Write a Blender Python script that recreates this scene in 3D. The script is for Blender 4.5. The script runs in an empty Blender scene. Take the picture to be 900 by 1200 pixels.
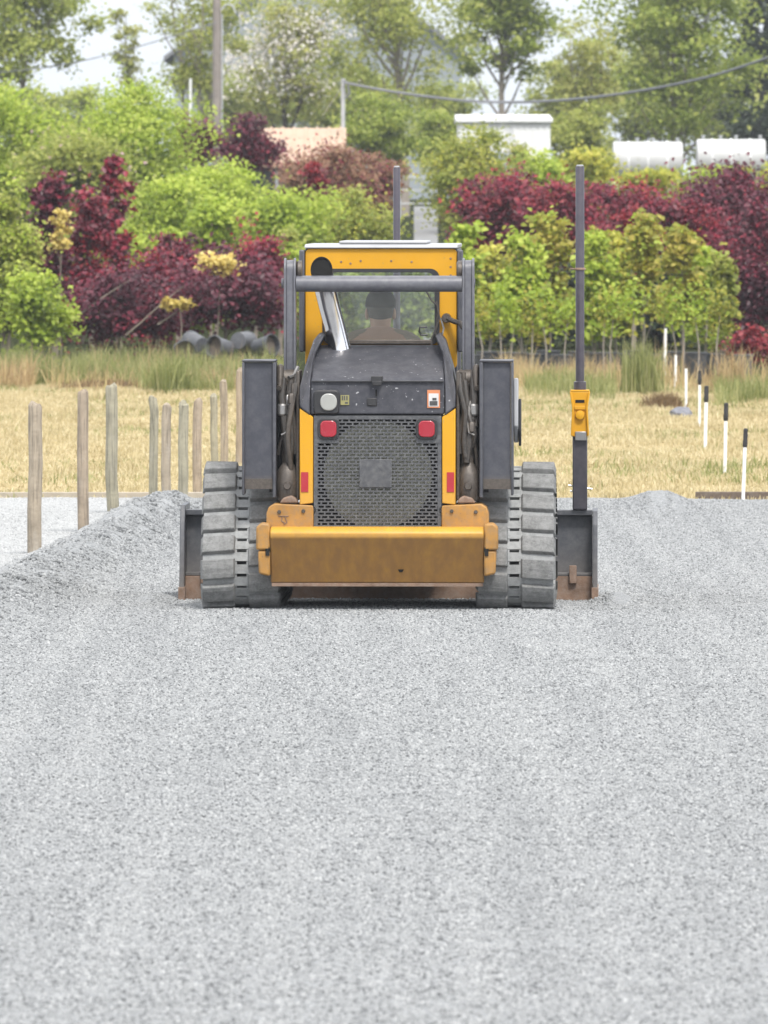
import bpy, bmesh, math, random
import numpy as np
from mathutils import Vector, Matrix, Euler

R = math.radians
S = bpy.context.scene
COL = S.collection
rng = np.random.default_rng(7)
random.seed(7)

# ------------------------------------------------------------------ view constants
F, HY, CH, D0 = 10100.0, 240.0, 2.366, 50.0     # focal length in photo pixels, horizon row, eye height, machine distance


def WX(px, d): return (px - 450.0) * d / F
def WZ(py, d): return CH + (HY - py) * d / F


# ------------------------------------------------------------------ scene tags
def tag(o, label=None, cat=None, group=None, kind=None):
    if label: o['label'] = label
    if cat: o['category'] = cat
    if group: o['group'] = group
    if kind: o['kind'] = kind
    return o


def thing(name, label, cat, loc=(0, 0, 0), rz=0, group=None):
    o = bpy.data.objects.new(name, None)
    o.empty_display_size = 0.2
    COL.objects.link(o)
    o.location = loc
    o.rotation_euler = (0, 0, rz)
    return tag(o, label, cat, group)


# ------------------------------------------------------------------ materials
MATS = {}


def nt(name):
    m = bpy.data.materials.new(name)
    m.use_nodes = True
    t = m.node_tree
    t.nodes.clear()
    out = t.nodes.new('ShaderNodeOutputMaterial')
    return m, t, out


def ramp(t, fac, stops):
    r = t.nodes.new('ShaderNodeValToRGB')
    el = r.color_ramp.elements
    while len(el) < len(stops): el.new(0.5)
    for e, (p, c) in zip(el, stops):
        e.position = p
        e.color = (*c, 1)
    t.links.new(fac, r.inputs[0])
    return r


def noise(t, scale, detail=4, rough=0.55, coord='Object', stretch=None):
    tc = t.nodes.new('ShaderNodeTexCoord')
    n = t.nodes.new('ShaderNodeTexNoise')
    n.inputs['Scale'].default_value = scale
    n.inputs['Detail'].default_value = detail
    n.inputs['Roughness'].default_value = rough
    if stretch:
        mp = t.nodes.new('ShaderNodeMapping')
        mp.inputs['Scale'].default_value = stretch
        t.links.new(tc.outputs[coord], mp.inputs[0])
        t.links.new(mp.outputs[0], n.inputs['Vector'])
    else:
        t.links.new(tc.outputs[coord], n.inputs['Vector'])
    return n


def mixc(t, fac, a, b):
    m = t.nodes.new('ShaderNodeMix')
    m.data_type = 'RGBA'
    if isinstance(fac, (int, float)): m.inputs[0].default_value = fac
    else: t.links.new(fac, m.inputs[0])
    for s, v in ((6, a), (7, b)):
        if isinstance(v, tuple): m.inputs[s].default_value = (*v, 1)
        else: t.links.new(v, m.inputs[s])
    return m.outputs[2]


DUST_K = .68


def paint(name, col, rough=0.45, metal=0.0, dust=0.3, dustcol=(.42, .40, .36), var=0.12, scale=6, bump=0.0,
          lowdirt=None, scratch=None, coat=0.0, grain=False, spec=.5):
    """worn surface: base colour with blotches, a dusting, optional dirt that collects below a height"""
    dustcol = tuple(c * DUST_K for c in dustcol)
    m, t, out = nt(name)
    b = t.nodes.new('ShaderNodeBsdfPrincipled')
    n1 = noise(t, scale, 5)
    lo = tuple(c * (1 - var) for c in col)
    hi = tuple(min(1, c * (1 + var)) for c in col)
    c = ramp(t, n1.outputs['Fac'], [(.3, lo), (.7, hi)]).outputs[0]
    if dust > 0:
        n2 = noise(t, scale * 3.1, 6, .7)
        f = ramp(t, n2.outputs['Fac'], [(.42, (0, 0, 0)), (.75, (dust,) * 3)]).outputs[0]
        c = mixc(t, f, c, dustcol)
    if lowdirt:
        z0, z1, dc, amt = lowdirt
        tc = t.nodes.new('ShaderNodeTexCoord')
        sx = t.nodes.new('ShaderNodeSeparateXYZ')
        t.links.new(tc.outputs['Object'], sx.inputs[0])
        mr = t.nodes.new('ShaderNodeMapRange')
        mr.inputs[1].default_value, mr.inputs[2].default_value = z0, z1
        mr.inputs[3].default_value, mr.inputs[4].default_value = amt, 0
        t.links.new(sx.outputs[2], mr.inputs[0])
        n3 = noise(t, scale * 1.7, 6, .65, stretch=(1, 1, .35))
        mu = t.nodes.new('ShaderNodeMath'); mu.operation = 'MULTIPLY'
        r3 = ramp(t, n3.outputs['Fac'], [(.25, (.74,) * 3), (.6, (1,) * 3)])
        t.links.new(mr.outputs[0], mu.inputs[0]); t.links.new(r3.outputs[0], mu.inputs[1])
        c = mixc(t, mu.outputs[0], c, dc)
    if grain:
        n5 = noise(t, 60, 5, .65, stretch=(1, 1, .045))
        c = mixc(t, ramp(t, n5.outputs['Fac'], [(.36, (.75,) * 3), (.52, (0, 0, 0))]).outputs[0], c, tuple(q * .42 for q in col))
        n6 = noise(t, 5, 4, .6, stretch=(1, 1, .3))
        c = mixc(t, ramp(t, n6.outputs['Fac'], [(.5, (0, 0, 0)), (.75, (.6,) * 3)]).outputs[0], c, (.42, .40, .37))
    if scratch:
        n4 = noise(t, scale * 9, 3, .5)
        f4 = ramp(t, n4.outputs['Fac'], [(.68, (0, 0, 0)), (.73, (.8,) * 3)]).outputs[0]
        c = mixc(t, f4, c, scratch)
    t.links.new(c, b.inputs['Base Color'])
    b.inputs['Roughness'].default_value = rough
    b.inputs['Metallic'].default_value = metal
    b.inputs['Specular IOR Level'].default_value = spec
    if coat: b.inputs['Coat Weight'].default_value = coat
    if bump:
        nb = noise(t, scale * 8, 5, .6)
        bp = t.nodes.new('ShaderNodeBump')
        bp.inputs['Strength'].default_value = bump
        bp.inputs['Distance'].default_value = .01
        t.links.new(nb.outputs['Fac'], bp.inputs['Height'])
        t.links.new(bp.outputs[0], b.inputs['Normal'])
    t.links.new(b.outputs[0], out.inputs[0])
    MATS[name] = m
    return m


def leafmat(name, cols, trans=.35, rough=.5):
    """per-leaf colour variety"""
    m, t, out = nt(name)
    g = t.nodes.new('ShaderNodeNewGeometry')
    n = noise(t, 1.3, 2)
    ad = t.nodes.new('ShaderNodeMath'); ad.operation = 'MULTIPLY_ADD'
    ad.inputs[1].default_value = .6
    s2 = t.nodes.new('ShaderNodeMath'); s2.operation = 'MULTIPLY_ADD'
    s2.inputs[1].default_value = 1.1; s2.inputs[2].default_value = -.35
    t.links.new(n.outputs['Fac'], s2.inputs[0])
    t.links.new(g.outputs['Random Per Island'], ad.inputs[0])
    t.links.new(s2.outputs[0], ad.inputs[2])
    k = len(cols)
    r = ramp(t, ad.outputs[0], [(i / max(1, k - 1) * .85 + .05, c) for i, c in enumerate(cols)])
    p = t.nodes.new('ShaderNodeBsdfPrincipled')
    p.inputs['Roughness'].default_value = rough
    p.inputs['Specular IOR Level'].default_value = .35
    t.links.new(r.outputs[0], p.inputs['Base Color'])
    tr = t.nodes.new('ShaderNodeBsdfTranslucent')
    t.links.new(r.outputs[0], tr.inputs[0])
    mx = t.nodes.new('ShaderNodeMixShader')
    mx.inputs[0].default_value = trans
    t.links.new(p.outputs[0], mx.inputs[1]); t.links.new(tr.outputs[0], mx.inputs[2])
    t.links.new(mx.outputs[0], out.inputs[0])
    MATS[name] = m
    return m


def glassmat(name, tint=(.8, .9, .85), refl=.12):
    m, t, out = nt(name)
    tr = t.nodes.new('ShaderNodeBsdfTransparent'); tr.inputs[0].default_value = (*tint, 1)
    gl = t.nodes.new('ShaderNodeBsdfGlossy'); gl.inputs['Roughness'].default_value = .03
    df = t.nodes.new('ShaderNodeBsdfDiffuse'); df.inputs[0].default_value = (.5, .5, .46, 1)
    n = noise(t, 5, 5, .6)
    rr = ramp(t, n.outputs['Fac'], [(.35, (.01,) * 3), (.75, (.08,) * 3)])
    m1 = t.nodes.new('ShaderNodeMixShader'); t.links.new(rr.outputs[0], m1.inputs[0])
    t.links.new(tr.outputs[0], m1.inputs[1]); t.links.new(df.outputs[0], m1.inputs[2])
    lw = t.nodes.new('ShaderNodeFresnel'); lw.inputs[0].default_value = 1.5
    mx = t.nodes.new('ShaderNodeMixShader')
    t.links.new(lw.outputs[0], mx.inputs[0])
    t.links.new(m1.outputs[0], mx.inputs[1]); t.links.new(gl.outputs[0], mx.inputs[2])
    t.links.new(mx.outputs[0], out.inputs[0])
    MATS[name] = m
    return m


paint('yellow', (0.562, 0.281, 0.01088), .5, spec=.3, dust=.07, dustcol=(.55, .38, .14), var=.05, scale=5,
      lowdirt=(.6, .85, (.50, .30, .10), .45), scratch=(.42, .25, .06))
paint('yellow_dirty', (0.5104, 0.264, 0.01936), .5, dust=.4, dustcol=(.36, .25, .12), var=.12, scale=11,
      lowdirt=(.432, .474, (.165, .082, .026), .9))
paint('yellow_frame', (.36, .18, .036), .6, dust=.85, dustcol=(.33, .22, .12), var=.22, scale=9, scratch=(.18, .11, .06))
paint('charcoal', (0.05386, 0.05548, 0.06678), .42, dust=.22, dustcol=(.30, .30, .31), var=.1, scale=6)
paint('hood_grey', (0.0455, 0.04635, 0.05562), .42, dust=.25, dustcol=(.28, .28, .29), var=.1, scale=5, spec=.22, scratch=(.42, .42, .43))
paint('link_grey', (0.09935, 0.1011, 0.1174), .38, dust=.3, dustcol=(.4, .4, .4), var=.1, scale=7)
paint('arm_grey', (0.05352, 0.05549, 0.06837), .42, spec=.3, dust=.2, dustcol=(.3, .3, .3), var=.08, scale=5,
      lowdirt=(.70, .80, (.17, .145, .12), .9))
paint('grille_grey', (0.0612, 0.06267, 0.06854), .45, dust=.35, dustcol=(.36, .36, .35), var=.08, scale=9)
paint('radiator_dust', (0.22, 0.22, 0.1815), .9, dust=.4, dustcol=(.30, .30, .26), var=.2, scale=14)
paint('black', (.018, .018, .02), .5, dust=.15, dustcol=(.12, .11, .10))
paint('opening_black', (.006, .006, .006), .9, dust=0)  # near-black that paints in the dark of slots and openings
paint('rubber_dusty', (.185, .187, .184), .95, dust=.75, dustcol=(.44, .44, .43), var=.3, scale=24, bump=.9)
paint('rubber_belt', (0.2415, 0.2467, 0.2467), .95, dust=.6, dustcol=(.5, .51, .5), var=.2, scale=18, bump=.5)
paint('rubber_hose', (.035, .032, .030), .5, dust=.45, dustcol=(.22, .18, .14), scale=26)
paint('greasy_steel', (0.072, 0.0612, 0.05184), .45, metal=.3, dust=.6, dustcol=(.24, .2, .17), scale=18, bump=.2)
paint('bare_steel', (0.3024, 0.2952, 0.288), .35, metal=.8, dust=.3)
paint('chrome', (.78, .77, .78), .16, metal=1.0, dust=.12, dustcol=(.3, .27, .24), var=.04, scale=10)
paint('rust', (0.1944, 0.1224, 0.0828), .8, dust=.6, dustcol=(.40, .33, .28), var=.3, scale=9, bump=.3)
paint('blade_grey', (0.05386, 0.05702, 0.06653), .5, dust=.5, dustcol=(.22, .22, .22), var=.15, scale=7,
      lowdirt=(-.1, .3, (.2, .17, .14), .6))
paint('roof_grey', (0.3303, 0.3357, 0.3516), .45, dust=.2)
paint('red_lens', (.30, .008, .022), .2, dust=.06, dustcol=(.4, .12, .12), var=.1, coat=.6)
paint('reflector_red', (.36, .018, .03), .35, dust=.15, dustcol=(.4, .15, .12))
paint('lamp_lens', (0.3111, 0.315, 0.296), .12, dust=.15, dustcol=(.6, .6, .5), coat=.5)
paint('label_white', (0.5616, 0.5544, 0.5472), .5, dust=.1)
paint('label_orange', (0.54, 0.1944, 0.0792), .5, dust=.1)
paint('label_dark', (.05, .05, .05), .5, dust=.1)
paint('label_olive', (.24, .22, .08), .5, dust=.2)
paint('mast_paint', (.036, .033, .042), .35, dust=.25, dustcol=(.22, .2, .2))
paint('mast_tube', (.062, .055, .070), .32, metal=.2, dust=.3, dustcol=(.2, .18, .18))
paint('upholstery', (.03, .03, .032), .7, dust=.2)
paint('jacket', (0.288, 0.2232, 0.1656), .9, dust=.15, dustcol=(.35, .3, .24), scale=9, bump=.3)
paint('trousers', (.04, .05, .08), .9, dust=.2)
paint('skin', (0.506, 0.297, 0.209), .55, dust=0, var=.06)
paint('cap_cloth', (0.0132, 0.0132, 0.0156), .9, dust=.1)
paint('hair', (.04, .03, .022), .7, dust=0)
paint('post_wood', (.33, .275, .205), .85, dust=.35, dustcol=(.5, .44, .34), var=.25, scale=7, bump=.5, grain=True)
paint('post_wood_green', (.30, .275, .20), .85, dust=.35, dustcol=(.44, .42, .30), var=.22, scale=7, bump=.5, grain=True)
paint('post_wood_brown', (.31, .25, .185), .85, dust=.35, dustcol=(.45, .37, .27), var=.25, scale=7, bump=.5, grain=True)
paint('board_pale', (0.36, 0.3168, 0.2592), .85, dust=.3, var=.2)
paint('board_dark', (.10, .075, .06), .85, dust=.3, var=.2)
paint('stake_white', (0.8064, 0.8064, 0.7862), .6, dust=.15)
paint('stake_black', (.012, .012, .013), .6, dust=.08)
paint('pot_plastic', (.035, .038, .045), .45, dust=.35, dustcol=(.2, .2, .21), scale=8)
paint('pot_grey', (0.06912, 0.072, 0.08064), .5, dust=.4, dustcol=(.25, .25, .26), scale=8)
paint('bark', (.20, .165, .13), .95, dust=.4, dustcol=(.32, .28, .24), var=.25, scale=8)
paint('bark_grey', (.27, .235, .20), .95, dust=.4, dustcol=(.38, .34, .3), var=.25, scale=8)
paint('bark_dark', (.10, .08, .065), .95, dust=.3, dustcol=(.2, .17, .14), var=.25, scale=8)
paint('pole_wood', (.22, .19, .17), .9, dust=.4, var=.2, scale=5)
paint('pole_metal', (.42, .43, .44), .5, dust=.3)
paint('cable', (.16, .165, .18), .6, dust=.3)
paint('roof_tan', (0.4437, 0.3106, 0.2174), .8, dust=.35, dustcol=(.58, .46, .36), var=.12, scale=1.5)
paint('roof_slate', (.16, .165, .18), .8, dust=.3, var=.15, scale=1.5)
paint('wall_white', (0.7337, 0.7337, 0.7242), .6, dust=.25, dustcol=(.6, .6, .58), var=.05, scale=1.2)
paint('wall_pale', (0.257, 0.2876, 0.306), .7, dust=.2, var=.08, scale=1.2)
paint('wall_tan', (0.3024, 0.2376, 0.18), .8, dust=.2, var=.08, scale=1.2)
paint('window_dark', (.03, .035, .04), .15, dust=.05)
paint('tank_white', (0.4692, 0.4692, 0.4628), .45, dust=.5, dustcol=(.52, .51, .48), var=.06, scale=1.6,
      lowdirt=(.1, 1.0, (.45, .44, .42), .6))
paint('rock', (.17, .175, .20), .85, dust=.4, dustcol=(.3, .3, .3), var=.25, scale=10, bump=.6)
paint('wire_grey', (.4, .4, .42), .5, dust=.2)
glassmat('glass_cab', (.96, .985, .97))
glassmat('glass_front', (.97, .99, .98))

leafmat('leaf_lime', [(0.2, 0.2886, 0.0257), (0.3167, 0.4198, 0.0401), (0.4502, 0.5422, 0.0715), (0.5836, 0.6473, 0.1286)], .5)
leafmat('leaf_yellowgreen', [(0.2063, 0.2527, 0.0225), (0.3439, 0.3706, 0.0422), (0.5158, 0.5052, 0.0702), (0.6878, 0.6232, 0.1404)], .5)
leafmat('leaf_olive_tan', [(0.158, 0.1957, 0.0192), (0.3004, 0.3147, 0.0374), (0.4426, 0.3996, 0.0695), (0.5374, 0.4422, 0.1069)], .5)
leafmat('leaf_green', [(0.108, 0.1495, 0.0176), (0.192, 0.253, 0.0308), (0.324, 0.391, 0.0605), (0.48, 0.506, 0.121)], .5)
leafmat('leaf_midgreen', [(0.144, 0.184, 0.0273), (0.252, 0.299, 0.0473), (0.384, 0.414, 0.084), (0.528, 0.529, 0.1575)], .5)
leafmat('leaf_maple_far', [(0.143, 0.1891, 0.0286), (0.26, 0.3111, 0.0495), (0.377, 0.427, 0.0825), (0.52, 0.5246, 0.143)], .5)
leafmat('leaf_dark', [(.014, .026, .010), (.022, .038, .014), (.035, .055, .022)], .2)
leafmat('leaf_purple', [(0.0455, 0.0064, 0.0125), (0.0975, 0.0091, 0.0208), (0.182, 0.0127, 0.0333), (0.325, 0.02, 0.0416)], .3, .4)
leafmat('leaf_purple_dark', [(0.0351, 0.0091, 0.0162), (0.0702, 0.0112, 0.0238), (0.1148, 0.0142, 0.0324), (0.2025, 0.0203, 0.0432)], .3, .4)
leafmat('leaf_red', [(0.1286, 0.0134, 0.0224), (0.2389, 0.0209, 0.0308), (0.4043, 0.0367, 0.042)], .35, .4)
leafmat('leaf_rust', [(0.15, 0.0825, 0.045), (0.24, 0.12, 0.0675), (0.3, 0.15, 0.09), (0.21, 0.15, 0.06)], .3)
leafmat('leaf_orange_olive', [(0.1785, 0.2125, 0.04), (0.294, 0.3125, 0.065), (0.399, 0.3875, 0.1), (0.315, 0.4, 0.08)], .35)
leafmat('leaf_gold', [(0.45, 0.36, 0.075), (0.63, 0.495, 0.135), (0.75, 0.63, 0.24)], .4)
leafmat('blossom', [(.62, .55, .50), (.75, .70, .66), (.8, .78, .74)], .3)
leafmat('blossom_pink', [(.42, .25, .28), (.5, .33, .36)], .3)
leafmat('grass_straw', [(.32, .26, .13), (.45, .375, .205), (.55, .47, .28), (.63, .56, .37)], .3, .7)
leafmat('grass_green', [(.12, .15, .04), (.19, .215, .065), (.29, .30, .11), (.40, .38, .19)], .35, .6)
leafmat('grass_tan', [(0.264, 0.186, 0.096), (0.384, 0.276, 0.144), (0.504, 0.384, 0.204), (0.36, 0.324, 0.132)], .3, .7)
leafmat('grass_brown', [(.12, .08, .045), (.20, .135, .07), (.28, .19, .1)], .3, .7)


# ------------------------------------------------------------------ mesh helpers
def from_arrays(name, V, Fc, mat, parent=None, smooth=False):
    me = bpy.data.meshes.new(name)
    V = np.asarray(V, np.float32); Fc = np.asarray(Fc, np.int32)
    k = Fc.shape[1]
    me.vertices.add(len(V)); me.vertices.foreach_set('co', V.ravel())
    me.loops.add(Fc.size); me.loops.foreach_set('vertex_index', Fc.ravel())
    me.polygons.add(len(Fc))
    me.polygons.foreach_set('loop_start', np.arange(0, Fc.size, k, dtype=np.int32))
    if smooth: me.polygons.foreach_set('use_smooth', np.ones(len(Fc), bool))
    me.update(calc_edges=True)
    me.materials.append(MATS[mat])
    o = bpy.data.objects.new(name, me)
    COL.objects.link(o)
    if parent: o.parent = parent
    return o


class MB:
    def __init__(s): s.v, s.f = [], []

    def add(s, vs, fs):
        b = len(s.v)
        s.v += [tuple(v) for v in vs]
        s.f += [tuple(i + b for i in f) for f in fs]
        return s

    def box(s, x0, x1, y0, y1, z0, z1):
        return s.add([(x0, y0, z0), (x1, y0, z0), (x1, y1, z0), (x0, y1, z0), (x0, y0, z1), (x1, y0, z1), (x1, y1, z1), (x0, y1, z1)],
                     [(0, 3, 2, 1), (4, 5, 6, 7), (0, 1, 5, 4), (1, 2, 6, 5), (2, 3, 7, 6), (3, 0, 4, 7)])

    def prism_x(s, prof, x0, x1):
        n = len(prof)
        vs = [(x0, y, z) for y, z in prof] + [(x1, y, z) for y, z in prof]
        fs = [tuple(range(n)), tuple(range(2 * n - 1, n - 1, -1))] + [((i + 1) % n, i, n + i, n + (i + 1) % n) for i in range(n)]
        return s.add(vs, fs)

    def prism_y(s, prof, y0, y1):
        """prof of (x,z); y0/y1 numbers or functions of (x,z)"""
        n = len(prof)
        g0 = y0 if callable(y0) else (lambda x, z: y0)
        g1 = y1 if callable(y1) else (lambda x, z: y1)
        vs = [(x, g0(x, z), z) for x, z in prof] + [(x, g1(x, z), z) for x, z in prof]
        fs = [tuple(range(n)), tuple(range(2 * n - 1, n - 1, -1))] + [((i + 1) % n, i, n + i, n + (i + 1) % n) for i in range(n)]
        return s.add(vs, fs)

    def tube(s, pts, rad, n=10, caps=True):
        pts = [Vector(p) for p in pts]
        k = len(pts)
        rs = rad if isinstance(rad, (list, tuple)) else [rad] * k
        t0 = (pts[1] - pts[0]).normalized()
        a = Vector((0, 0, 1)) if abs(t0.z) < .9 else Vector((1, 0, 0))
        u = t0.cross(a).normalized()
        rings = []
        for i in range(k):
            t = (pts[min(i + 1, k - 1)] - pts[max(i - 1, 0)]).normalized()
            u = (u - t * u.dot(t)).normalized()
            w = t.cross(u)
            rings.append([pts[i] + (u * math.cos(2 * math.pi * j / n) + w * math.sin(2 * math.pi * j / n)) * rs[i] for j in range(n)])
        vs = [v for r in rings for v in r]
        fs = []
        for i in range(k - 1):
            for j in range(n):
                fs.append((i * n + j, i * n + (j + 1) % n, (i + 1) * n + (j + 1) % n, (i + 1) * n + j))
        if caps:
            fs.append(tuple(range(n - 1, -1, -1)))
            fs.append(tuple(range((k - 1) * n, k * n)))
        return s.add(vs, fs)

    def lathe(s, prof, origin=(0, 0, 0), axis='z', n=20):
        """prof of (r,h)"""
        o = Vector(origin)
        vs = []
        for r, h in prof:
            for j in range(n):
                a = 2 * math.pi * j / n
                c, d = r * math.cos(a), r * math.sin(a)
                p = {'z': (c, d, h), 'x': (h, c, d), 'y': (d, h, c)}[axis]
                vs.append(o + Vector(p))
        fs = []
        k = len(prof)
        for i in range(k - 1):
            for j in range(n):
                fs.append((i * n + j, i * n + (j + 1) % n, (i + 1) * n + (j + 1) % n, (i + 1) * n + j))
        fs.append(tuple(range(n - 1, -1, -1))); fs.append(tuple(range((k - 1) * n, k * n)))
        return s.add(vs, fs)

    def build(s, name, mat, parent=None, bevel=0, smooth=True, seg=2, angle=35):
        me = bpy.data.meshes.new(name)
        me.from_pydata(s.v, [], s.f)
        bm = bmesh.new(); bm.from_mesh(me)
        bmesh.ops.recalc_face_normals(bm, faces=bm.faces)
        bm.to_mesh(me); bm.free()
        if smooth:
            me.polygons.foreach_set('use_smooth', np.ones(len(me.polygons), bool))
            me.set_sharp_from_angle(angle=R(angle))
        me.materials.append(MATS[mat])
        o = bpy.data.objects.new(name, me)
        COL.objects.link(o)
        if parent: o.parent = parent
        if bevel:
            b = o.modifiers.new('bevel', 'BEVEL')
            b.width = bevel; b.segments = seg; b.limit_method = 'ANGLE'; b.angle_limit = R(30)
            b.harden_normals = False
        return o


def roundrect(x0, x1, z0, z1, r, n=5):
    pts = []
    for cx, cz, a0 in ((x1 - r, z1 - r, 0), (x0 + r, z1 - r, 90), (x0 + r, z0 + r, 180), (x1 - r, z0 + r, 270)):
        for i in range(n + 1):
            a = R(a0 + 90 * i / n)
            pts.append((cx + r * math.cos(a), cz + r * math.sin(a)))
    return pts


def ring_y(mb, outer, inner, y0, y1):
    """flat ring between two equal-length outlines (x,z)"""
    n = len(outer)
    vs = [(x, y0, z) for x, z in outer] + [(x, y0, z) for x, z in inner] + [(x, y1, z) for x, z in outer] + [(x, y1, z) for x, z in inner]
    fs = []
    for i in range(n):
        j = (i + 1) % n
        fs += [(i, j, n + j, n + i), (2 * n + j, 2 * n + i, 3 * n + i, 3 * n + j), (j, i, 2 * n + i, 2 * n + j), (n + i, n + j, 3 * n + j, 3 * n + i)]
    return mb.add(vs, fs)


# ------------------------------------------------------------------ terrain
def sstep(a, b, x):
    t = np.clip((x - a) / (b - a), 0, 1)
    return t * t * (3 - 2 * t)


def vnoise(x, y, s, seed=0):
    """cheap smooth value noise"""
    x = np.asarray(x, float) * s + seed * 17.3; y = np.asarray(y, float) * s + seed * 9.1
    xi, yi = np.floor(x), np.floor(y)
    fx, fy = x - xi, y - yi
    fx = fx * fx * (3 - 2 * fx); fy = fy * fy * (3 - 2 * fy)
    h = lambda a, b: np.modf(np.abs(np.sin(a * 127.1 + b * 311.7) * 43758.5453))[0]
    return (h(xi, yi) * (1 - fx) + h(xi + 1, yi) * fx) * (1 - fy) + (h(xi, yi + 1) * (1 - fx) + h(xi + 1, yi + 1) * fx) * fy - .5


def ground_h(x, y):
    """field and nursery ground: level field, then a slow rise behind"""
    x = np.asarray(x, float); y = np.asarray(y, float)
    z = 2.2 * sstep(118, 260, y) + 1.0 * sstep(260, 420, y)
    return z + .05 * vnoise(x, y, .3, 3) * sstep(72, 80, y) - .03


def berm(x, y):
    # windrow on the left, from near-left to far end beside the posts
    ax, ay, bx, by = -2.52, 46.0, -1.66, 65.0
    t = np.clip(((x - ax) * (bx - ax) + (y - ay) * (by - ay)) / ((bx - ax) ** 2 + (by - ay) ** 2), 0, 1)
    dx = np.hypot((x - (ax + t * (bx - ax))), (y - (ay + t * (by - ay))) * .3)
    hgt = .135 + .065 * sstep(0, .7, t)
    return hgt * np.exp(-(dx / .31) ** 2) * (1 + .5 * vnoise(x, y, 1.9, 5) + .45 * vnoise(x, y, 5.0, 6) + .3 * vnoise(x, y, 11.0, 7))


def gravel_h(x, y):
    x = np.asarray(x, float); y = np.asarray(y, float)
    z = .05 * vnoise(x, y, .55, 1) * .35 + .02 * vnoise(x, y, 2.1, 2) * .6
    z = z - .045 * sstep(50.4, 52.2, y) * (1 - sstep(60, 68, y))
    z = z + .010 * vnoise(x, y * .06, 3.4, 21) * (1 - sstep(62, 68, y)) + berm(x, y)
    mound = lambda cx, cy, rx, ry, h: h * np.exp(-(((x - cx) / rx) ** 2 + ((y - cy) / ry) ** 2))
    z = z + mound(2.15, 67.0, .26, 1.0, .15) + mound(3.25, 66.5, .3, 1.5, .12) + mound(1.7, 67.5, .3, 1, .04)
    z = z + mound(1.40, 52.3, .09, .5, .075) + mound(-1.38, 52.3, .1, .5, .05) + mound(-3.0, 66, .5, 1.5, .05)
    z = z - .25 * sstep(69.2, 71.0, y)                                   # pad dips away past the edge board
    flat = (1 - sstep(.85, 1.25, np.abs(x + .03))) * sstep(49, 49.6, y) * (1 - sstep(53, 54, y))
    base = .014 - .050 * sstep(50.4, 52.2, y)
    return z * (1 - flat) + base * flat


def grid(name, xs, ys, hfun, mat, kind='structure'):
    X, Y = np.meshgrid(xs, ys)
    Z = hfun(X, Y)
    V = np.stack([X, Y, Z], -1).reshape(-1, 3)
    nx, ny = len(xs), len(ys)
    i = np.arange(ny - 1)[:, None] * nx + np.arange(nx - 1)[None]
    Fc = np.stack([i, i + 1, i + nx + 1, i + nx], -1).reshape(-1, 4)
    o = from_arrays(name, V, Fc, mat, smooth=True)
    if kind: o['kind'] = kind
    return o


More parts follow.
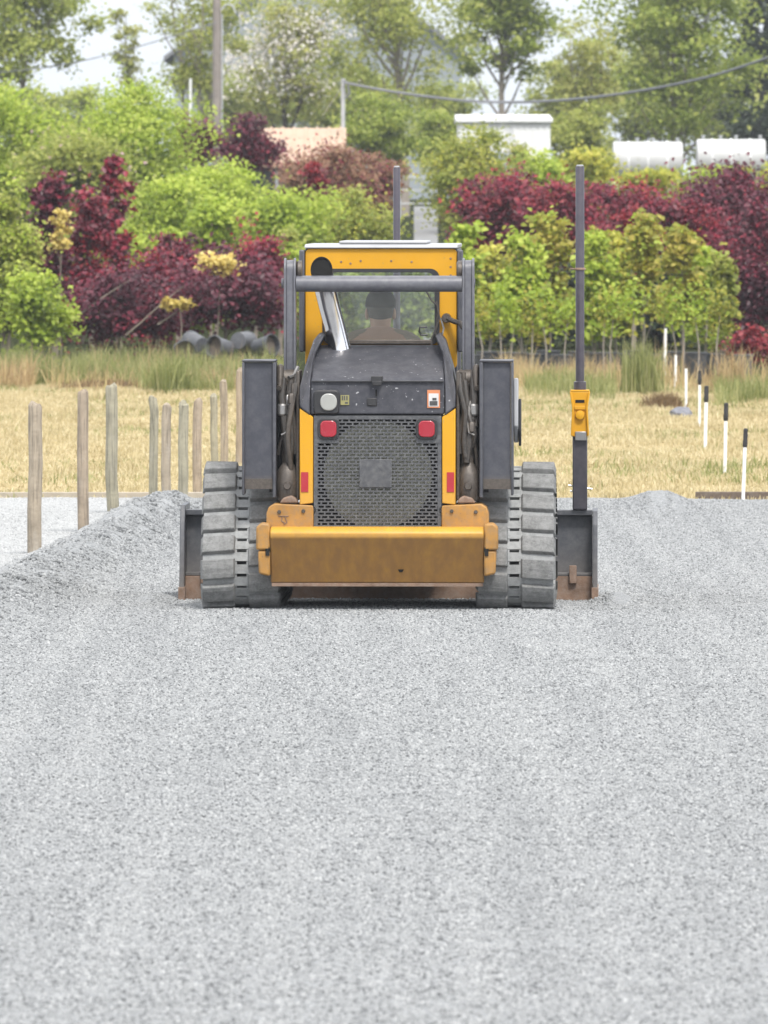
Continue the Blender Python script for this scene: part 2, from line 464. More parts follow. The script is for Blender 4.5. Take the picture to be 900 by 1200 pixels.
def gravel_mat():
    m, t, out = nt('gravel_bed')
    tc = t.nodes.new('ShaderNodeTexCoord')
    b = t.nodes.new('ShaderNodeBsdfPrincipled')
    b.inputs['Roughness'].default_value = .9
    vo = t.nodes.new('ShaderNodeTexVoronoi'); vo.inputs['Scale'].default_value = 75
    t.links.new(tc.outputs['Object'], vo.inputs['Vector'])
    sp = t.nodes.new('ShaderNodeSeparateColor'); t.links.new(vo.outputs['Color'], sp.inputs[0])
    c = ramp(t, sp.outputs[0], [(0, (.16, .168, .172)), (.5, (.23, .238, .243)), (1, (.30, .307, .311))]).outputs[0]
    n = noise(t, .35, 4)
    f = ramp(t, n.outputs['Fac'], [(.35, (0, 0, 0)), (.7, (.35,) * 3)]).outputs[0]
    c = mixc(t, f, c, (.31, .316, .32))
    t.links.new(c, b.inputs['Base Color'])
    bp = t.nodes.new('ShaderNodeBump'); bp.inputs['Strength'].default_value = .8; bp.inputs['Distance'].default_value = .012
    bp.invert = True
    t.links.new(vo.outputs['Distance'], bp.inputs['Height']); t.links.new(bp.outputs[0], b.inputs['Normal'])
    t.links.new(b.outputs[0], out.inputs[0])
    MATS['gravel_bed'] = m

    m, t, out = nt('gravel_stone')
    b = t.nodes.new('ShaderNodeBsdfPrincipled'); b.inputs['Roughness'].default_value = .85
    oi = t.nodes.new('ShaderNodeObjectInfo')
    c = ramp(t, oi.outputs['Random'], [(0, (.06, .063, .066)), (.12, (.125, .131, .135)), (.24, (.21, .217, .221)), (.62, (.262, .269, .270)), (.92, (.328, .335, .337)), (1, (.41, .415, .415))]).outputs[0]  # darkest stones stand in for the shadows between stones
    n = noise(t, 30, 3, .6)
    c = mixc(t, ramp(t, n.outputs['Fac'], [(.4, (0, 0, 0)), (.7, (.4,) * 3)]).outputs[0], c, (.30, .307, .311))
    ge = t.nodes.new('ShaderNodeNewGeometry')                     # broad patches of finer, dustier and of damper stone
    mp = t.nodes.new('ShaderNodeMapping'); mp.inputs['Scale'].default_value = (5.5, .13, 1); t.links.new(ge.outputs['Position'], mp.inputs[0])
    nn = t.nodes.new('ShaderNodeTexNoise'); nn.inputs['Scale'].default_value = .9; nn.inputs['Detail'].default_value = 4; t.links.new(mp.outputs[0], nn.inputs['Vector'])
    c = mixc(t, ramp(t, nn.outputs['Fac'], [(.5, (0, 0, 0)), (.75, (.2,) * 3)]).outputs[0], c, (.42, .423, .418))
    c = mixc(t, ramp(t, nn.outputs['Fac'], [(.28, (.25,) * 3), (.46, (0, 0, 0))]).outputs[0], c, (.15, .157, .162))
    # pale dry fines behind the windrow, darker freshly turned stone on it
    sx = t.nodes.new('ShaderNodeSeparateXYZ'); t.links.new(ge.outputs['Position'], sx.inputs[0])
    tt = t.nodes.new('ShaderNodeMath'); tt.operation = 'MULTIPLY_ADD'; tt.inputs[1].default_value = -.0447; tt.inputs[2].default_value = 1.66 + 65 * .0447
    t.links.new(sx.outputs[1], tt.inputs[0])
    t2 = t.nodes.new('ShaderNodeMath'); t2.operation = 'ADD'; t.links.new(tt.outputs[0], t2.inputs[0]); t.links.new(sx.outputs[0], t2.inputs[1])
    n9 = t.nodes.new('ShaderNodeMath'); n9.operation = 'MULTIPLY_ADD'; n9.inputs[1].default_value = .25; t.links.new(nn.outputs['Fac'], n9.inputs[0]); t.links.new(t2.outputs[0], n9.inputs[2])
    mrp = t.nodes.new('ShaderNodeMapRange'); mrp.inputs[1].default_value = .12; mrp.inputs[2].default_value = -.35; mrp.inputs[4].default_value = .5; t.links.new(n9.outputs[0], mrp.inputs[0])
    c = mixc(t, mrp.outputs[0], c, (.43, .433, .43))
    mrd = t.nodes.new('ShaderNodeMapRange'); mrd.inputs[1].default_value = .75; mrd.inputs[2].default_value = .2; mrd.inputs[4].default_value = 1; t.links.new(n9.outputs[0], mrd.inputs[0])
    mrf = t.nodes.new('ShaderNodeMapRange'); mrf.inputs[1].default_value = .02; mrf.inputs[2].default_value = .12; t.links.new(n9.outputs[0], mrf.inputs[0])
    mry = t.nodes.new('ShaderNodeMapRange'); mry.inputs[1].default_value = 44; mry.inputs[2].default_value = 50; t.links.new(sx.outputs[1], mry.inputs[0])
    a1 = t.nodes.new('ShaderNodeMath'); a1.operation = 'MULTIPLY'; t.links.new(mrd.outputs[0], a1.inputs[0]); t.links.new(mrf.outputs[0], a1.inputs[1])
    a2 = t.nodes.new('ShaderNodeMath'); a2.operation = 'MULTIPLY'; t.links.new(a1.outputs[0], a2.inputs[0]); t.links.new(mry.outputs[0], a2.inputs[1])
    a3 = t.nodes.new('ShaderNodeMath'); a3.operation = 'MULTIPLY'; a3.inputs[1].default_value = .26; t.links.new(a2.outputs[0], a3.inputs[0])
    c = mixc(t, a3.outputs[0], c, (.12, .127, .132))
    t.links.new(c, b.inputs['Base Color'])
    t.links.new(b.outputs[0], out.inputs[0])
    MATS['gravel_stone'] = m

    m, t, out = nt('field_soil')
    b = t.nodes.new('ShaderNodeBsdfPrincipled'); b.inputs['Specular IOR Level'].default_value = 0.0; b.inputs['Roughness'].default_value = .95
    n = noise(t, .55, 5, .6)
    c = ramp(t, n.outputs['Fac'], [(.32, (.26, .25, .12)), (.45, (.38, .31, .175)), (.6, (.47, .385, .235)), (.75, (.41, .32, .18))]).outputs[0]
    n2 = noise(t, 14, 4, .7, stretch=(1, .4, 1))
    c = mixc(t, ramp(t, n2.outputs['Fac'], [(.4, (0, 0, 0)), (.75, (.55,) * 3)]).outputs[0], c, (.20, .145, .06))
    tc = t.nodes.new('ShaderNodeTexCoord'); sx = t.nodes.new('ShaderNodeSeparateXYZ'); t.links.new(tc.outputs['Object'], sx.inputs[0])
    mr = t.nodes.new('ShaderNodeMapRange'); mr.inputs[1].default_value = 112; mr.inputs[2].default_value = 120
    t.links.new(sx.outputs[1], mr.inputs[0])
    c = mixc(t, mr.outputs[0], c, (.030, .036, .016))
    t.links.new(c, b.inputs['Base Color'])
    bp = t.nodes.new('ShaderNodeBump'); bp.inputs['Strength'].default_value = .6; bp.inputs['Distance'].default_value = .04
    t.links.new(n2.outputs['Fac'], bp.inputs['Height']); t.links.new(bp.outputs[0], b.inputs['Normal'])
    t.links.new(b.outputs[0], out.inputs[0])
    MATS['field_soil'] = m

    paint('path_grey', (0.1685, 0.1685, 0.1685), .9, dust=.4, var=.15, scale=2)
    paint('hill_forest', (.045, .06, .05), .95, dust=.3, dustcol=(.08, .09, .06), var=.3, scale=.01)


gravel_mat()

ys = np.concatenate([np.arange(-40, 66, 4.0), np.arange(66, 130, 1.0), np.arange(130, 300, 5.0), np.geomspace(300, 1500, 20)])
xs = np.concatenate([-np.geomspace(700, 24, 18), np.arange(-20, 20.1, 1.0), np.geomspace(24, 700, 18)])
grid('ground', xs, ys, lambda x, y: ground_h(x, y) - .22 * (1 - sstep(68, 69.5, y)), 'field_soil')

gx = np.concatenate([np.arange(-14, -4.6, .5), np.arange(-4.5, 4.51, .09), np.arange(4.7, 14, .5)])
gy = np.concatenate([np.arange(-15, 20, .8), np.arange(20, 47, .22), np.arange(47, 71.2, .1)])
grid('gravel_ground', gx, gy, gravel_h, 'gravel_bed')

# loose stones lying on the bed (uncountable: one object)
def scatter_stones(gname, x0f, ys_, step, density, smin, smax, seed):
    verts, faces = [], []
    ya = ys_
    for k in range(len(ya)):
        hw = .0446 * ya[k] + .75
        nx = 2 + int(2 * hw / step)
        verts.append((np.linspace(-hw, hw, nx), ya[k]))
    # strips of differing width: use a fixed count per row instead
    n = 60
    X = np.stack([np.linspace(-(.0446 * y + 1.5), .0446 * y + 1.5, n) for y in ya])
    Y = np.repeat(np.asarray(ya)[:, None], n, 1)
    Z = gravel_h(X, Y)
    V = np.stack([X, Y, Z], -1).reshape(-1, 3)
    i = np.arange(len(ya) - 1)[:, None] * n + np.arange(n - 1)[None]
    Fc = np.stack([i, i + 1, i + n + 1, i + n], -1).reshape(-1, 4)
    o = from_arrays(gname, V, Fc, 'gravel_stone', smooth=True)
    tag(o, 'light grey crushed stone lying loose over the pad around the loader', 'gravel', kind='stuff')
    g = bpy.data.node_groups.new('scatter_stones', 'GeometryNodeTree')
    g.interface.new_socket('Geometry', in_out='INPUT', socket_type='NodeSocketGeometry')
    g.interface.new_socket('Geometry', in_out='OUTPUT', socket_type='NodeSocketGeometry')
    N = g.nodes.new; L = g.links.new
    gi, go = N('NodeGroupInput'), N('NodeGroupOutput')
    dp = N('GeometryNodeDistributePointsOnFaces'); dp.inputs['Density'].default_value = density; dp.inputs['Seed'].default_value = seed
    ico = N('GeometryNodeMeshIcoSphere'); ico.inputs['Radius'].default_value = 1; ico.inputs['Subdivisions'].default_value = 2
    # facet the ball into a crushed stone
    sp = N('GeometryNodeSetPosition'); nz = N('ShaderNodeTexVoronoi'); nz.inputs['Scale'].default_value = 1.1
    pos = N('GeometryNodeInputPosition'); L(pos.outputs[0], nz.inputs['Vector'])
    mr = N('ShaderNodeMapRange'); mr.inputs[1].default_value = 0; mr.inputs[2].default_value = 1; mr.inputs[3].default_value = 1.15; mr.inputs[4].default_value = .55
    L(nz.outputs['Distance'], mr.inputs[0])
    vm = N('ShaderNodeVectorMath'); vm.operation = 'SCALE'; L(pos.outputs[0], vm.inputs[0]); L(mr.outputs[0], vm.inputs['Scale'])
    L(ico.outputs[0], sp.inputs[0]); L(vm.outputs[0], sp.inputs['Position'])
    sm = N('GeometryNodeSetMaterial'); sm.inputs['Material'].default_value = MATS['gravel_stone']
    L(sp.outputs[0], sm.inputs[0])
    ip = N('GeometryNodeInstanceOnPoints')
    rr = N('FunctionNodeRandomValue'); rr.data_type = 'FLOAT_VECTOR'
    rr.inputs[0].default_value = (0, 0, 0); rr.inputs[1].default_value = (6.28, 6.28, 6.28)
    rs = N('FunctionNodeRandomValue'); rs.data_type = 'FLOAT_VECTOR'
    rs.inputs[0].default_value = (smin, smin, smin * .8); rs.inputs[1].default_value = (smax, smax, smax * .8)
    rs.inputs['Seed'].default_value = 5
    gp = N('GeometryNodeInputPosition'); gs = N('ShaderNodeSeparateXYZ'); L(gp.outputs[0], gs.inputs[0])
    g1 = N('ShaderNodeMath'); g1.operation = 'MULTIPLY_ADD'; g1.inputs[1].default_value = -.0447; g1.inputs[2].default_value = 1.66 + 65 * .0447; L(gs.outputs[1], g1.inputs[0])
    g2 = N('ShaderNodeMath'); g2.operation = 'ADD'; L(g1.outputs[0], g2.inputs[0]); L(gs.outputs[0], g2.inputs[1])
    g3 = N('ShaderNodeMapRange'); g3.inputs[1].default_value = .7; g3.inputs[2].default_value = .1; g3.inputs[3].default_value = 1; g3.inputs[4].default_value = 1.75; L(g2.outputs[0], g3.inputs[0])
    g4 = N('ShaderNodeVectorMath'); g4.operation = 'SCALE'; L(rs.outputs[0], g4.inputs[0]); L(g3.outputs[0], g4.inputs['Scale'])
    L(gi.outputs[0], dp.inputs[0]); L(dp.outputs[0], ip.inputs['Points']); L(sm.outputs[0], ip.inputs['Instance'])
    L(rr.outputs[0], ip.inputs['Rotation']); L(g4.outputs[0], ip.inputs['Scale'])
    L(ip.outputs[0], go.inputs[0])
    md = o.modifiers.new('scatter', 'NODES'); md.node_group = g
    return o


scatter_stones('gravel', None, np.concatenate([np.arange(23, 47, .4), np.arange(47, 70.2, .12)]), .1, 2300, .0042, .0112, 3)


# ------------------------------------------------------------------ grasses (uncountable)
def blades(name, label, P, h, w, mat, lean=.35, seed=0, cat='grass', kind='stuff', parent=None, rag=1.3):
    r = np.random.default_rng(seed)
    n = len(P)
    hh = h * r.uniform(.5, 1.15, n) * (1 + rag * (vnoise(P[:, 0], P[:, 1] * .4, 1.7, seed) + .6 * vnoise(P[:, 0], P[:, 1], 5.0, seed + 1)))
    a = r.uniform(0, 2 * math.pi, n)
    ln = np.abs(r.normal(0, lean, n))
    dirv = np.stack([np.cos(a), np.sin(a), np.zeros(n)], 1)
    b = r.uniform(0, math.pi, n)
    side = np.stack([np.cos(b), np.sin(b), np.zeros(n)], 1) * (w * r.uniform(.6, 1.2, n) / 2)[:, None]
    mid = P + dirv * (hh * ln * .35)[:, None] + np.array([0, 0, 1]) * (hh * .6)[:, None]
    tip = P + dirv * (hh * ln)[:, None] + np.array([0, 0, 1]) * (hh * (1 - .25 * np.minimum(ln, 1.2)))[:, None]
    V = np.stack([P - side, P + side, mid + side * .8, mid - side * .8, tip], 1).reshape(-1, 3)
    k = np.arange(n)[:, None] * 5
    F3 = np.concatenate([k + np.array([[0, 1, 2]]), k + np.array([[0, 2, 3]]), k + np.array([[3, 2, 4]])], 0)
    o = from_arrays(name, V, F3, mat, parent)
    if kind: tag(o, label, cat, kind=kind)
    return o


def field_pts(n, y0, y1, margin=2.4, seed=1, dens=None):
    r = np.random.default_rng(seed)
    y = np.sqrt(r.uniform(y0 ** 2, y1 ** 2, n))
    x = r.uniform(-1, 1, n) * (.0446 * y + margin)
    if dens is not None:
        k = r.uniform(0, 1, n) < dens(x, y)
        x, y = x[k], y[k]
    return np.stack([x, y, ground_h(x, y) - .01], 1)


blades('dry_grass', 'short mown straw coloured grass covering the field behind the gravel', field_pts(235000, 69.6, 113, seed=2), .07, .012, 'grass_straw', .8, 3)
pts = field_pts(70000, 69.6, 114, seed=4, dens=lambda x, y: np.clip(vnoise(x, y, .5, 8) * 3 - .1 + .5 * sstep(98, 112, y), 0, 1))
blades('short_green_grass', 'faint green patches of low grass among the straw coloured field', pts, .08, .012, 'grass_green', .7, 5)

# tall rough grass band in front of the nursery
def band(seed, n, y0, y1, px0, px1, soft=15):
    r = np.random.default_rng(seed)
    y = r.uniform(y0, y1, n)
    px = r.uniform(px0, px1, n)
    x = WX(px, y)
    y = y + 5.0 * vnoise(x, 0 * x, .9, seed + 40) + 2.5 * vnoise(x, 0 * x, 3.1, seed + 41)
    k = vnoise(x, y, 1.1, seed) + .35 > r.uniform(0, .75, n)
    x, y = x[k], y[k]
    return np.stack([x, y, ground_h(x, y) - .02], 1)


P1 = band(11, 42000, 111, 121, -60, 345)
blades('tall_green_grass', 'tall rough green grass in front of the purple trees on the left', P1, .36, .013, 'grass_green', .4, 12)
P2 = np.concatenate([band(61, 2500, 112, 120, 60, 340), band(13, 2500, 111, 114.5, -60, 40), band(14, 800, 110, 112.5, 60, 300), band(19, 7000, 110, 117, 585, 730), band(20, 3500, 110, 115, 730, 960)])
blades('tall_dry_grass', 'tall dry tan grass fringe along the far edge of the field', P2, .36, .012, 'grass_tan', .45, 15)
P3 = np.concatenate([band(16, 9000, 103, 113, 840, 960), band(18, 5000, 104, 113, 620, 720)])
blades('rough_green_grass', 'rough green grass growing at the right end of the field edge', P3, .24, .012, 'grass_green', .4, 17)


def tuft(name, label, px, d, h, rad, n, mat, lean, seed, w=.014):
    x = WX(px, d); z = float(ground_h(x, d)) - .01
    t = thing(name, label, 'grass clump', (x, d, z))
    r = np.random.default_rng(seed)
    P = np.stack([r.normal(0, rad, n), r.normal(0, rad, n), np.zeros(n)], 1)
    blades('blades', None, P, h, w, mat, lean, seed + 1, kind=None, parent=t, rag=0)
    return t


tuft('grass_tuft', 'tall upright pale green grass tuft right of the grading mast', 752, 108, .72, .14, 420, 'grass_green', .25, 31)
tuft('grass_tuft', 'brown dried grass clump beside the grey rock', 777, 101, .22, .11, 500, 'grass_brown', .5, 33)
tuft('grass_tuft', 'flattened dead brown grass clump in front of the tall green grass on the left', 128, 111, .16, .30, 900, 'grass_brown', 1.1, 35)
tuft('grass_tuft', 'wispy tan grass tuft with tall seed stalks at the right field edge', 862, 110, .62, .16, 200, 'grass_tan', .3, 37)

# ------------------------------------------------------------------ trees and shrubs
def leaf_mesh(C, size, r, up=.6, fold=.25, aspect=.75):
    """kite shaped folded leaves at centres C"""
    n = len(C)
    nrm = r.normal(0, 1, (n, 3)); nrm[:, 2] = np.abs(nrm[:, 2]) + up        # blades turn to the light
    nrm[:, 1] -= .6
    nrm /= np.linalg.norm(nrm, axis=1)[:, None]
    d = r.normal(0, 1, (n, 3)); d[:, 2] -= .4
    d -= nrm * (d * nrm).sum(1)[:, None]
    d /= np.linalg.norm(d, axis=1)[:, None]
    s = np.cross(nrm, d)
    L = (size * r.uniform(.6, 1.3, n))[:, None]
    b = C - d * L * .5
    tip = C + d * L * .5
    m = C - d * L * .08 - nrm * L * fold * .4
    le = m + s * L * aspect * .5 + nrm * L * fold
    ri = m - s * L * aspect * .5 + nrm * L * fold
    V = np.stack([b, le, tip, ri], 1).reshape(-1, 3)
    k = np.arange(n)[:, None] * 4
    return V, np.concatenate([k + np.array([[0, 1, 2]]), k + np.array([[0, 2, 3]])], 0)


def crown_points(r, w, h, n, shape, nclump, tight=.26):
    """leaf centres for a crown of width w, height h, base at z=0"""
    u = r.normal(0, 1, (nclump, 3)); u /= np.linalg.norm(u, axis=1)[:, None]
    q = r.uniform(0, 1, nclump) ** (1 / 2.6)
    c = u * q[:, None]
    if shape == 'column':
        z = r.uniform(-1, 1, nclump); a = r.uniform(0, 2 * math.pi, nclump)
        rad = np.sqrt(r.uniform(0, 1, nclump)) * np.clip(1.15 - .55 * (z + 1) / 2 - .5 * np.maximum(0, z - .6), .15, 1)
        c = np.stack([rad * np.cos(a), rad * np.sin(a), z], 1)
    elif shape == 'cone':
        z = r.uniform(0, 1, nclump) ** 1.4; a = r.uniform(0, 2 * math.pi, nclump)
        rad = np.sqrt(r.uniform(.2, 1, nclump)) * (1 - z) * 1.0
        c = np.stack([rad * np.cos(a), rad * np.sin(a), z * 2 - 1], 1)
    elif shape == 'weep':
        c[:, 2] = np.where(c[:, 2] < 0, c[:, 2] * .9, c[:, 2])
        c[:, :2] *= (1.1 - .45 * np.clip(c[:, 2], -1, 1))[:, None]
    elif shape == 'vase':
        c[:, :2] *= (.75 + .35 * c[:, 2])[:, None]
    c = c * r.uniform(.70, 1.16, nclump)[:, None]                # ragged outline with stray shoots
    C = c * np.array([w / 2, w / 2, h / 2]) * .90
    cr = tight * min(w, h) * .5 * r.uniform(.6, 1.35, nclump)
    idx = r.integers(0, nclump, n)
    off = r.normal(0, 1, (n, 3))
    if shape == 'weep': off *= np.array([1.0, 1.0, .9])
    else: off *= np.array([1, 1, .62])
    pts = C[idx] + off * cr[idx][:, None] * .62
    pts[:, 2] += h / 2
    C = C.copy(); C[:, 2] += h / 2
    return pts, C


TREE_N = [0]
DENS, LEAFK = 1.6, 1.25


def plant(name, label, cat, px, d, pw, ptop, pbot, mats, shape='round', leaf=5.5, cover=4.5, clumps=26, tight=.3,
          trunk='bark', base_px=None, trunk_r=None, group=None, nbr=8, mats2=None, frac2=.12, lean=0.0, multi=1):
    """a plant whose crown spans pw pixels between photo rows ptop and pbot at distance d"""
    TREE_N[0] += 1
    r = np.random.default_rng(100 + TREE_N[0])
    s = d / F
    w, h = pw * s, (pbot - ptop) * s
    bx = WX(base_px if base_px is not None else px, d)
    gz = float(ground_h(bx, d))
    t = thing(name, label, cat, (bx, d, gz), group=group)
    zb = WZ(pbot, d) - gz                         # crown bottom above ground
    zb = max(zb, -.05)
    h = WZ(ptop, d) - gz - zb
    ls = leaf * s * LEAFK
    n = int(cover * pw * h / s / (leaf * leaf * .55))
    n = int(n * DENS)
    pts, C = crown_points(r, w, h, n, shape, clumps, tight)
    ox = WX(px, d) - bx
    pts += np.array([ox, 0, zb]); C += np.array([ox, 0, zb])
    V, Fc = leaf_mesh(pts, ls, r)
    from_arrays('crown', V, Fc, mats, t)
    if mats2:
        p2, _ = crown_points(r, w * 1.02, h, int(n * frac2), shape, clumps, tight * 1.3)
        p2 += np.array([ox, 0, zb])
        V, Fc = leaf_mesh(p2, ls * .8, r)
        from_arrays('blossom' if 'blossom' in mats2 else 'crown', V, Fc, mats2, t)
    # trunk and limbs
    mb = MB()
    tr = trunk_r if trunk_r else max(.012, .016 * (zb + h))
    for k in range(multi):
        a = 2 * math.pi * k / max(1, multi) + .7
        sp = 0 if multi == 1 else .22 * w
        top = Vector((ox + sp * math.cos(a), sp * math.sin(a) * .6, zb + h * .78))
        p0 = Vector((0.05 * sp * math.cos(a), 0, -.05))
        path = []
        for q in np.linspace(0, 1, 7):
            p = p0.lerp(top, q)
            p.x += (lean * math.sin(q * 3.1) + r.normal(0, .012)) * (zb + h) * .5 * (1 if 0 < q < 1 else 0)
            path.append(p)
        rr = tr / math.sqrt(multi)
        mb.tube(path, [rr * (1 - .85 * q) + .003 for q in np.linspace(0, 1, 7)], 7)
        sel = r.permutation(len(C))[:max(2, nbr // multi)]
        for i in sel:
            c = Vector(C[i])
            q = np.clip((c.z - h * .3 - 0) / max(.1, (zb + h * .78)), .15, .9)
            st = path[min(5, int(q * 6))].lerp(path[min(6, int(q * 6) + 1)], q * 6 - int(q * 6))
            m = st.lerp(c, .5); m.z += -.06 * (c - st).length
            mb.tube([st, m, c], [rr * .42 * (1 - q * .5), rr * .26, rr * .1 + .002], 5, caps=False)
    mb.build('trunk', trunk, t)
    return t


# far trees
G_far = 'tall trees beyond the nursery'
plant('maple_tree', 'tall mid green leafy tree in the upper left corner', 'tree', 28, 232, 175, -70, 125, 'leaf_maple_far', leaf=4.81, cover=2.3, clumps=46, tight=.24, trunk='bark_grey', group=G_far, nbr=16)
plant('young_tree', 'thin sparse olive sapling against the sky between the corner tree and the utility pole', 'tree', 147, 238, 44, -12, 120, 'leaf_orange_olive', 'column', leaf=4.07, cover=1.0, clumps=30, tight=.34, trunk='bark_grey', group=G_far, trunk_r=.04)
plant('willow_tree', 'airy pale green tree with open branches behind the wooden utility pole', 'tree', 232, 236, 165, -70, 140, 'leaf_midgreen', 'vase', leaf=3.70, cover=0.85, clumps=60, tight=.22, trunk='bark_grey', group=G_far, nbr=26, multi=3)
plant('blossom_tree', 'bronze leafed tree dotted with white blossom above the tan roof', 'tree', 335, 246, 150, -45, 160, 'leaf_orange_olive', leaf=4.07, cover=1.25, clumps=50, tight=.28, trunk='bark_dark', group=G_far, mats2='blossom', frac2=.55, nbr=16)
plant('tall_tree', 'tall hazy green tree with a thick bare trunk above the cab', 'tree', 465, 240, 180, -70, 175, 'leaf_midgreen', leaf=4.07, cover=1.2, clumps=60, tight=.27, trunk='bark_grey', group=G_far, trunk_r=.17, base_px=473, nbr=18)
plant('bright_green_tree', 'bright green leafy tree reaching out of frame above the white shed', 'tree', 588, 250, 140, -80, 112, 'leaf_green', leaf=4.81, cover=2.6, clumps=46, tight=.27, trunk='bark_grey', group=G_far, nbr=18)
plant('olive_tree', 'slender yellowish tree with several pale stems between two bright green trees', 'tree', 690, 236, 108, 0, 175, 'leaf_orange_olive', 'vase', leaf=3.70, cover=1.2, clumps=44, tight=.26, trunk='bark_grey', group=G_far, multi=3, nbr=18)
plant('broad_green_tree', 'broad bright green tree behind the white tanks', 'tree', 790, 246, 205, -80, 172, 'leaf_green', leaf=4.81, cover=2.4, clumps=70, tight=.24, trunk='bark', group=G_far, trunk_r=.12, nbr=24)
plant('conifer_tree', 'dark blue green conifer at the right edge of the photo', 'tree', 895, 262, 130, -80, 200, 'leaf_dark', 'cone', leaf=4.44, cover=5, clumps=90, tight=.2, trunk='bark_dark', group=G_far)
G_fill = 'background trees filling the gaps'
for lab, px, d, w, t0, b0, mt in (
        ('dull green tree low behind the blossom tree and tan roof end', 405, 300, 150, 70, 180, 'leaf_maple_far'),
        ('green tree standing behind the tall bare trunk on its right side', 520, 310, 95, 85, 190, 'leaf_maple_far'),
        ('soft green tree behind the right half of the white shed', 650, 300, 90, 60, 190, 'leaf_midgreen'),
        ('dense green tree behind the left white tank', 745, 305, 130, 30, 200, 'leaf_maple_far'),
        ('dense green tree behind the right white tank', 845, 300, 120, 60, 200, 'leaf_maple_far'),
        ('low dull green tree behind the utility pole and tan roof', 285, 300, 150, 75, 180, 'leaf_maple_far'),
        ('dull green tree low behind the corner tree', 60, 300, 150, 85, 190, 'leaf_maple_far'),
        ('leafy green shrub mass under the tall bare trunk', 440, 222, 110, 105, 215, 'leaf_green'),
        ('dark green shrub left of the white shed', 515, 225, 70, 125, 205, 'leaf_green'),
        ('green shrub between the white shed and the left tank', 680, 222, 80, 120, 215, 'leaf_midgreen')):
    plant('broadleaf_tree', lab, 'tree', px, d, w, t0, b0, mt, leaf=4.07, cover=3.2, clumps=40, tight=.3, trunk='bark_dark', group=G_fill)

# shrubs half way
G_sh = 'shrubs behind the nursery rows'
SH = [
    ('large_shrub', 'large yellow green shrub at the far left below the corner tree', 25, 172, 180, 92, 290, 'leaf_lime', 5, 4.2, 40),
    ('large_shrub', 'large pale yellow green shrub left of the utility pole', 150, 168, 175, 96, 290, 'leaf_lime', 4.5, 3.6, 44),
    ('large_shrub', 'mid green shrub in the hollow between the two large yellow green shrubs', 92, 160, 140, 140, 290, 'leaf_midgreen', 5, 4, 34),
    ('green_shrub', 'bright green shrub below the dark red bushes on the left', 255, 150, 120, 178, 300, 'leaf_lime', 5, 3.6, 34),
    ('green_shrub', 'soft yellow green shrub left of the cab roof', 335, 148, 120, 208, 330, 'leaf_lime', 4.5, 4, 34),
    ('green_shrub', 'soft green shrub just behind the cab roof', 412, 150, 105, 218, 330, 'leaf_midgreen', 4.5, 4, 34),
    ('green_shrub', 'green shrub with yellowish tips in the left middle of the nursery', 195, 146, 125, 200, 340, 'leaf_lime', 5, 4, 34),
    ('rust_shrub', 'hazy rust brown shrub below the tan roof', 380, 172, 150, 172, 270, 'leaf_rust', 3.6, 3.2, 34),
    ('rust_shrub', 'small rust brown shrub to the right of the larger rust one', 440, 176, 70, 175, 260, 'leaf_rust', 3.6, 3.2, 20),
    ('willow_shrub', 'feathery light green shrub in front of the white shed', 545, 166, 112, 138, 290, 'leaf_midgreen', 4.2, 2.6, 50),
    ('lime_shrub', 'lime shrub in front of the right side of the white shed', 630, 172, 80, 170, 250, 'leaf_lime', 5, 4, 24),
    ('lime_shrub', 'lime shrub in the gap between the white shed and left tank', 690, 174, 75, 168, 250, 'leaf_yellowgreen', 5, 4, 24),
    ('lime_shrub', 'low lime shrub in front of the left white tank', 762, 170, 90, 192, 260, 'leaf_yellowgreen', 5, 4, 24),
    ('lime_shrub', 'low lime shrub in front of the right white tank', 835, 172, 90, 188, 260, 'leaf_lime', 5, 4, 24),
    ('lime_shrub', 'low lime shrub at the right edge below the tank end', 893, 170, 60, 190, 260, 'leaf_yellowgreen', 5, 4, 20),
    ('blossom_shrub', 'small white flowering shrub at the right corner of the white shed', 606, 178, 34, 160, 215, 'leaf_midgreen', 4.5, 2.4, 16),
]
for nm, lab, px, d, w, t0, b0, mt, lf, cv, cl in SH:
    plant(nm, lab, 'shrub', px, d, w, t0, b0, mt, leaf=lf, cover=cv, clumps=cl, tight=.34, trunk='bark_dark', group=G_sh,
          multi=3, nbr=9, mats2='blossom' if nm == 'blossom_shrub' else ('blossom_pink' if px == 92 else {'leaf_lime': 'leaf_green', 'leaf_midgreen': 'leaf_yellowgreen', 'leaf_yellowgreen': 'leaf_midgreen', 'leaf_rust': 'leaf_purple'}[mt]), frac2=.4 if nm == 'blossom_shrub' else (.03 if px == 92 else .28))

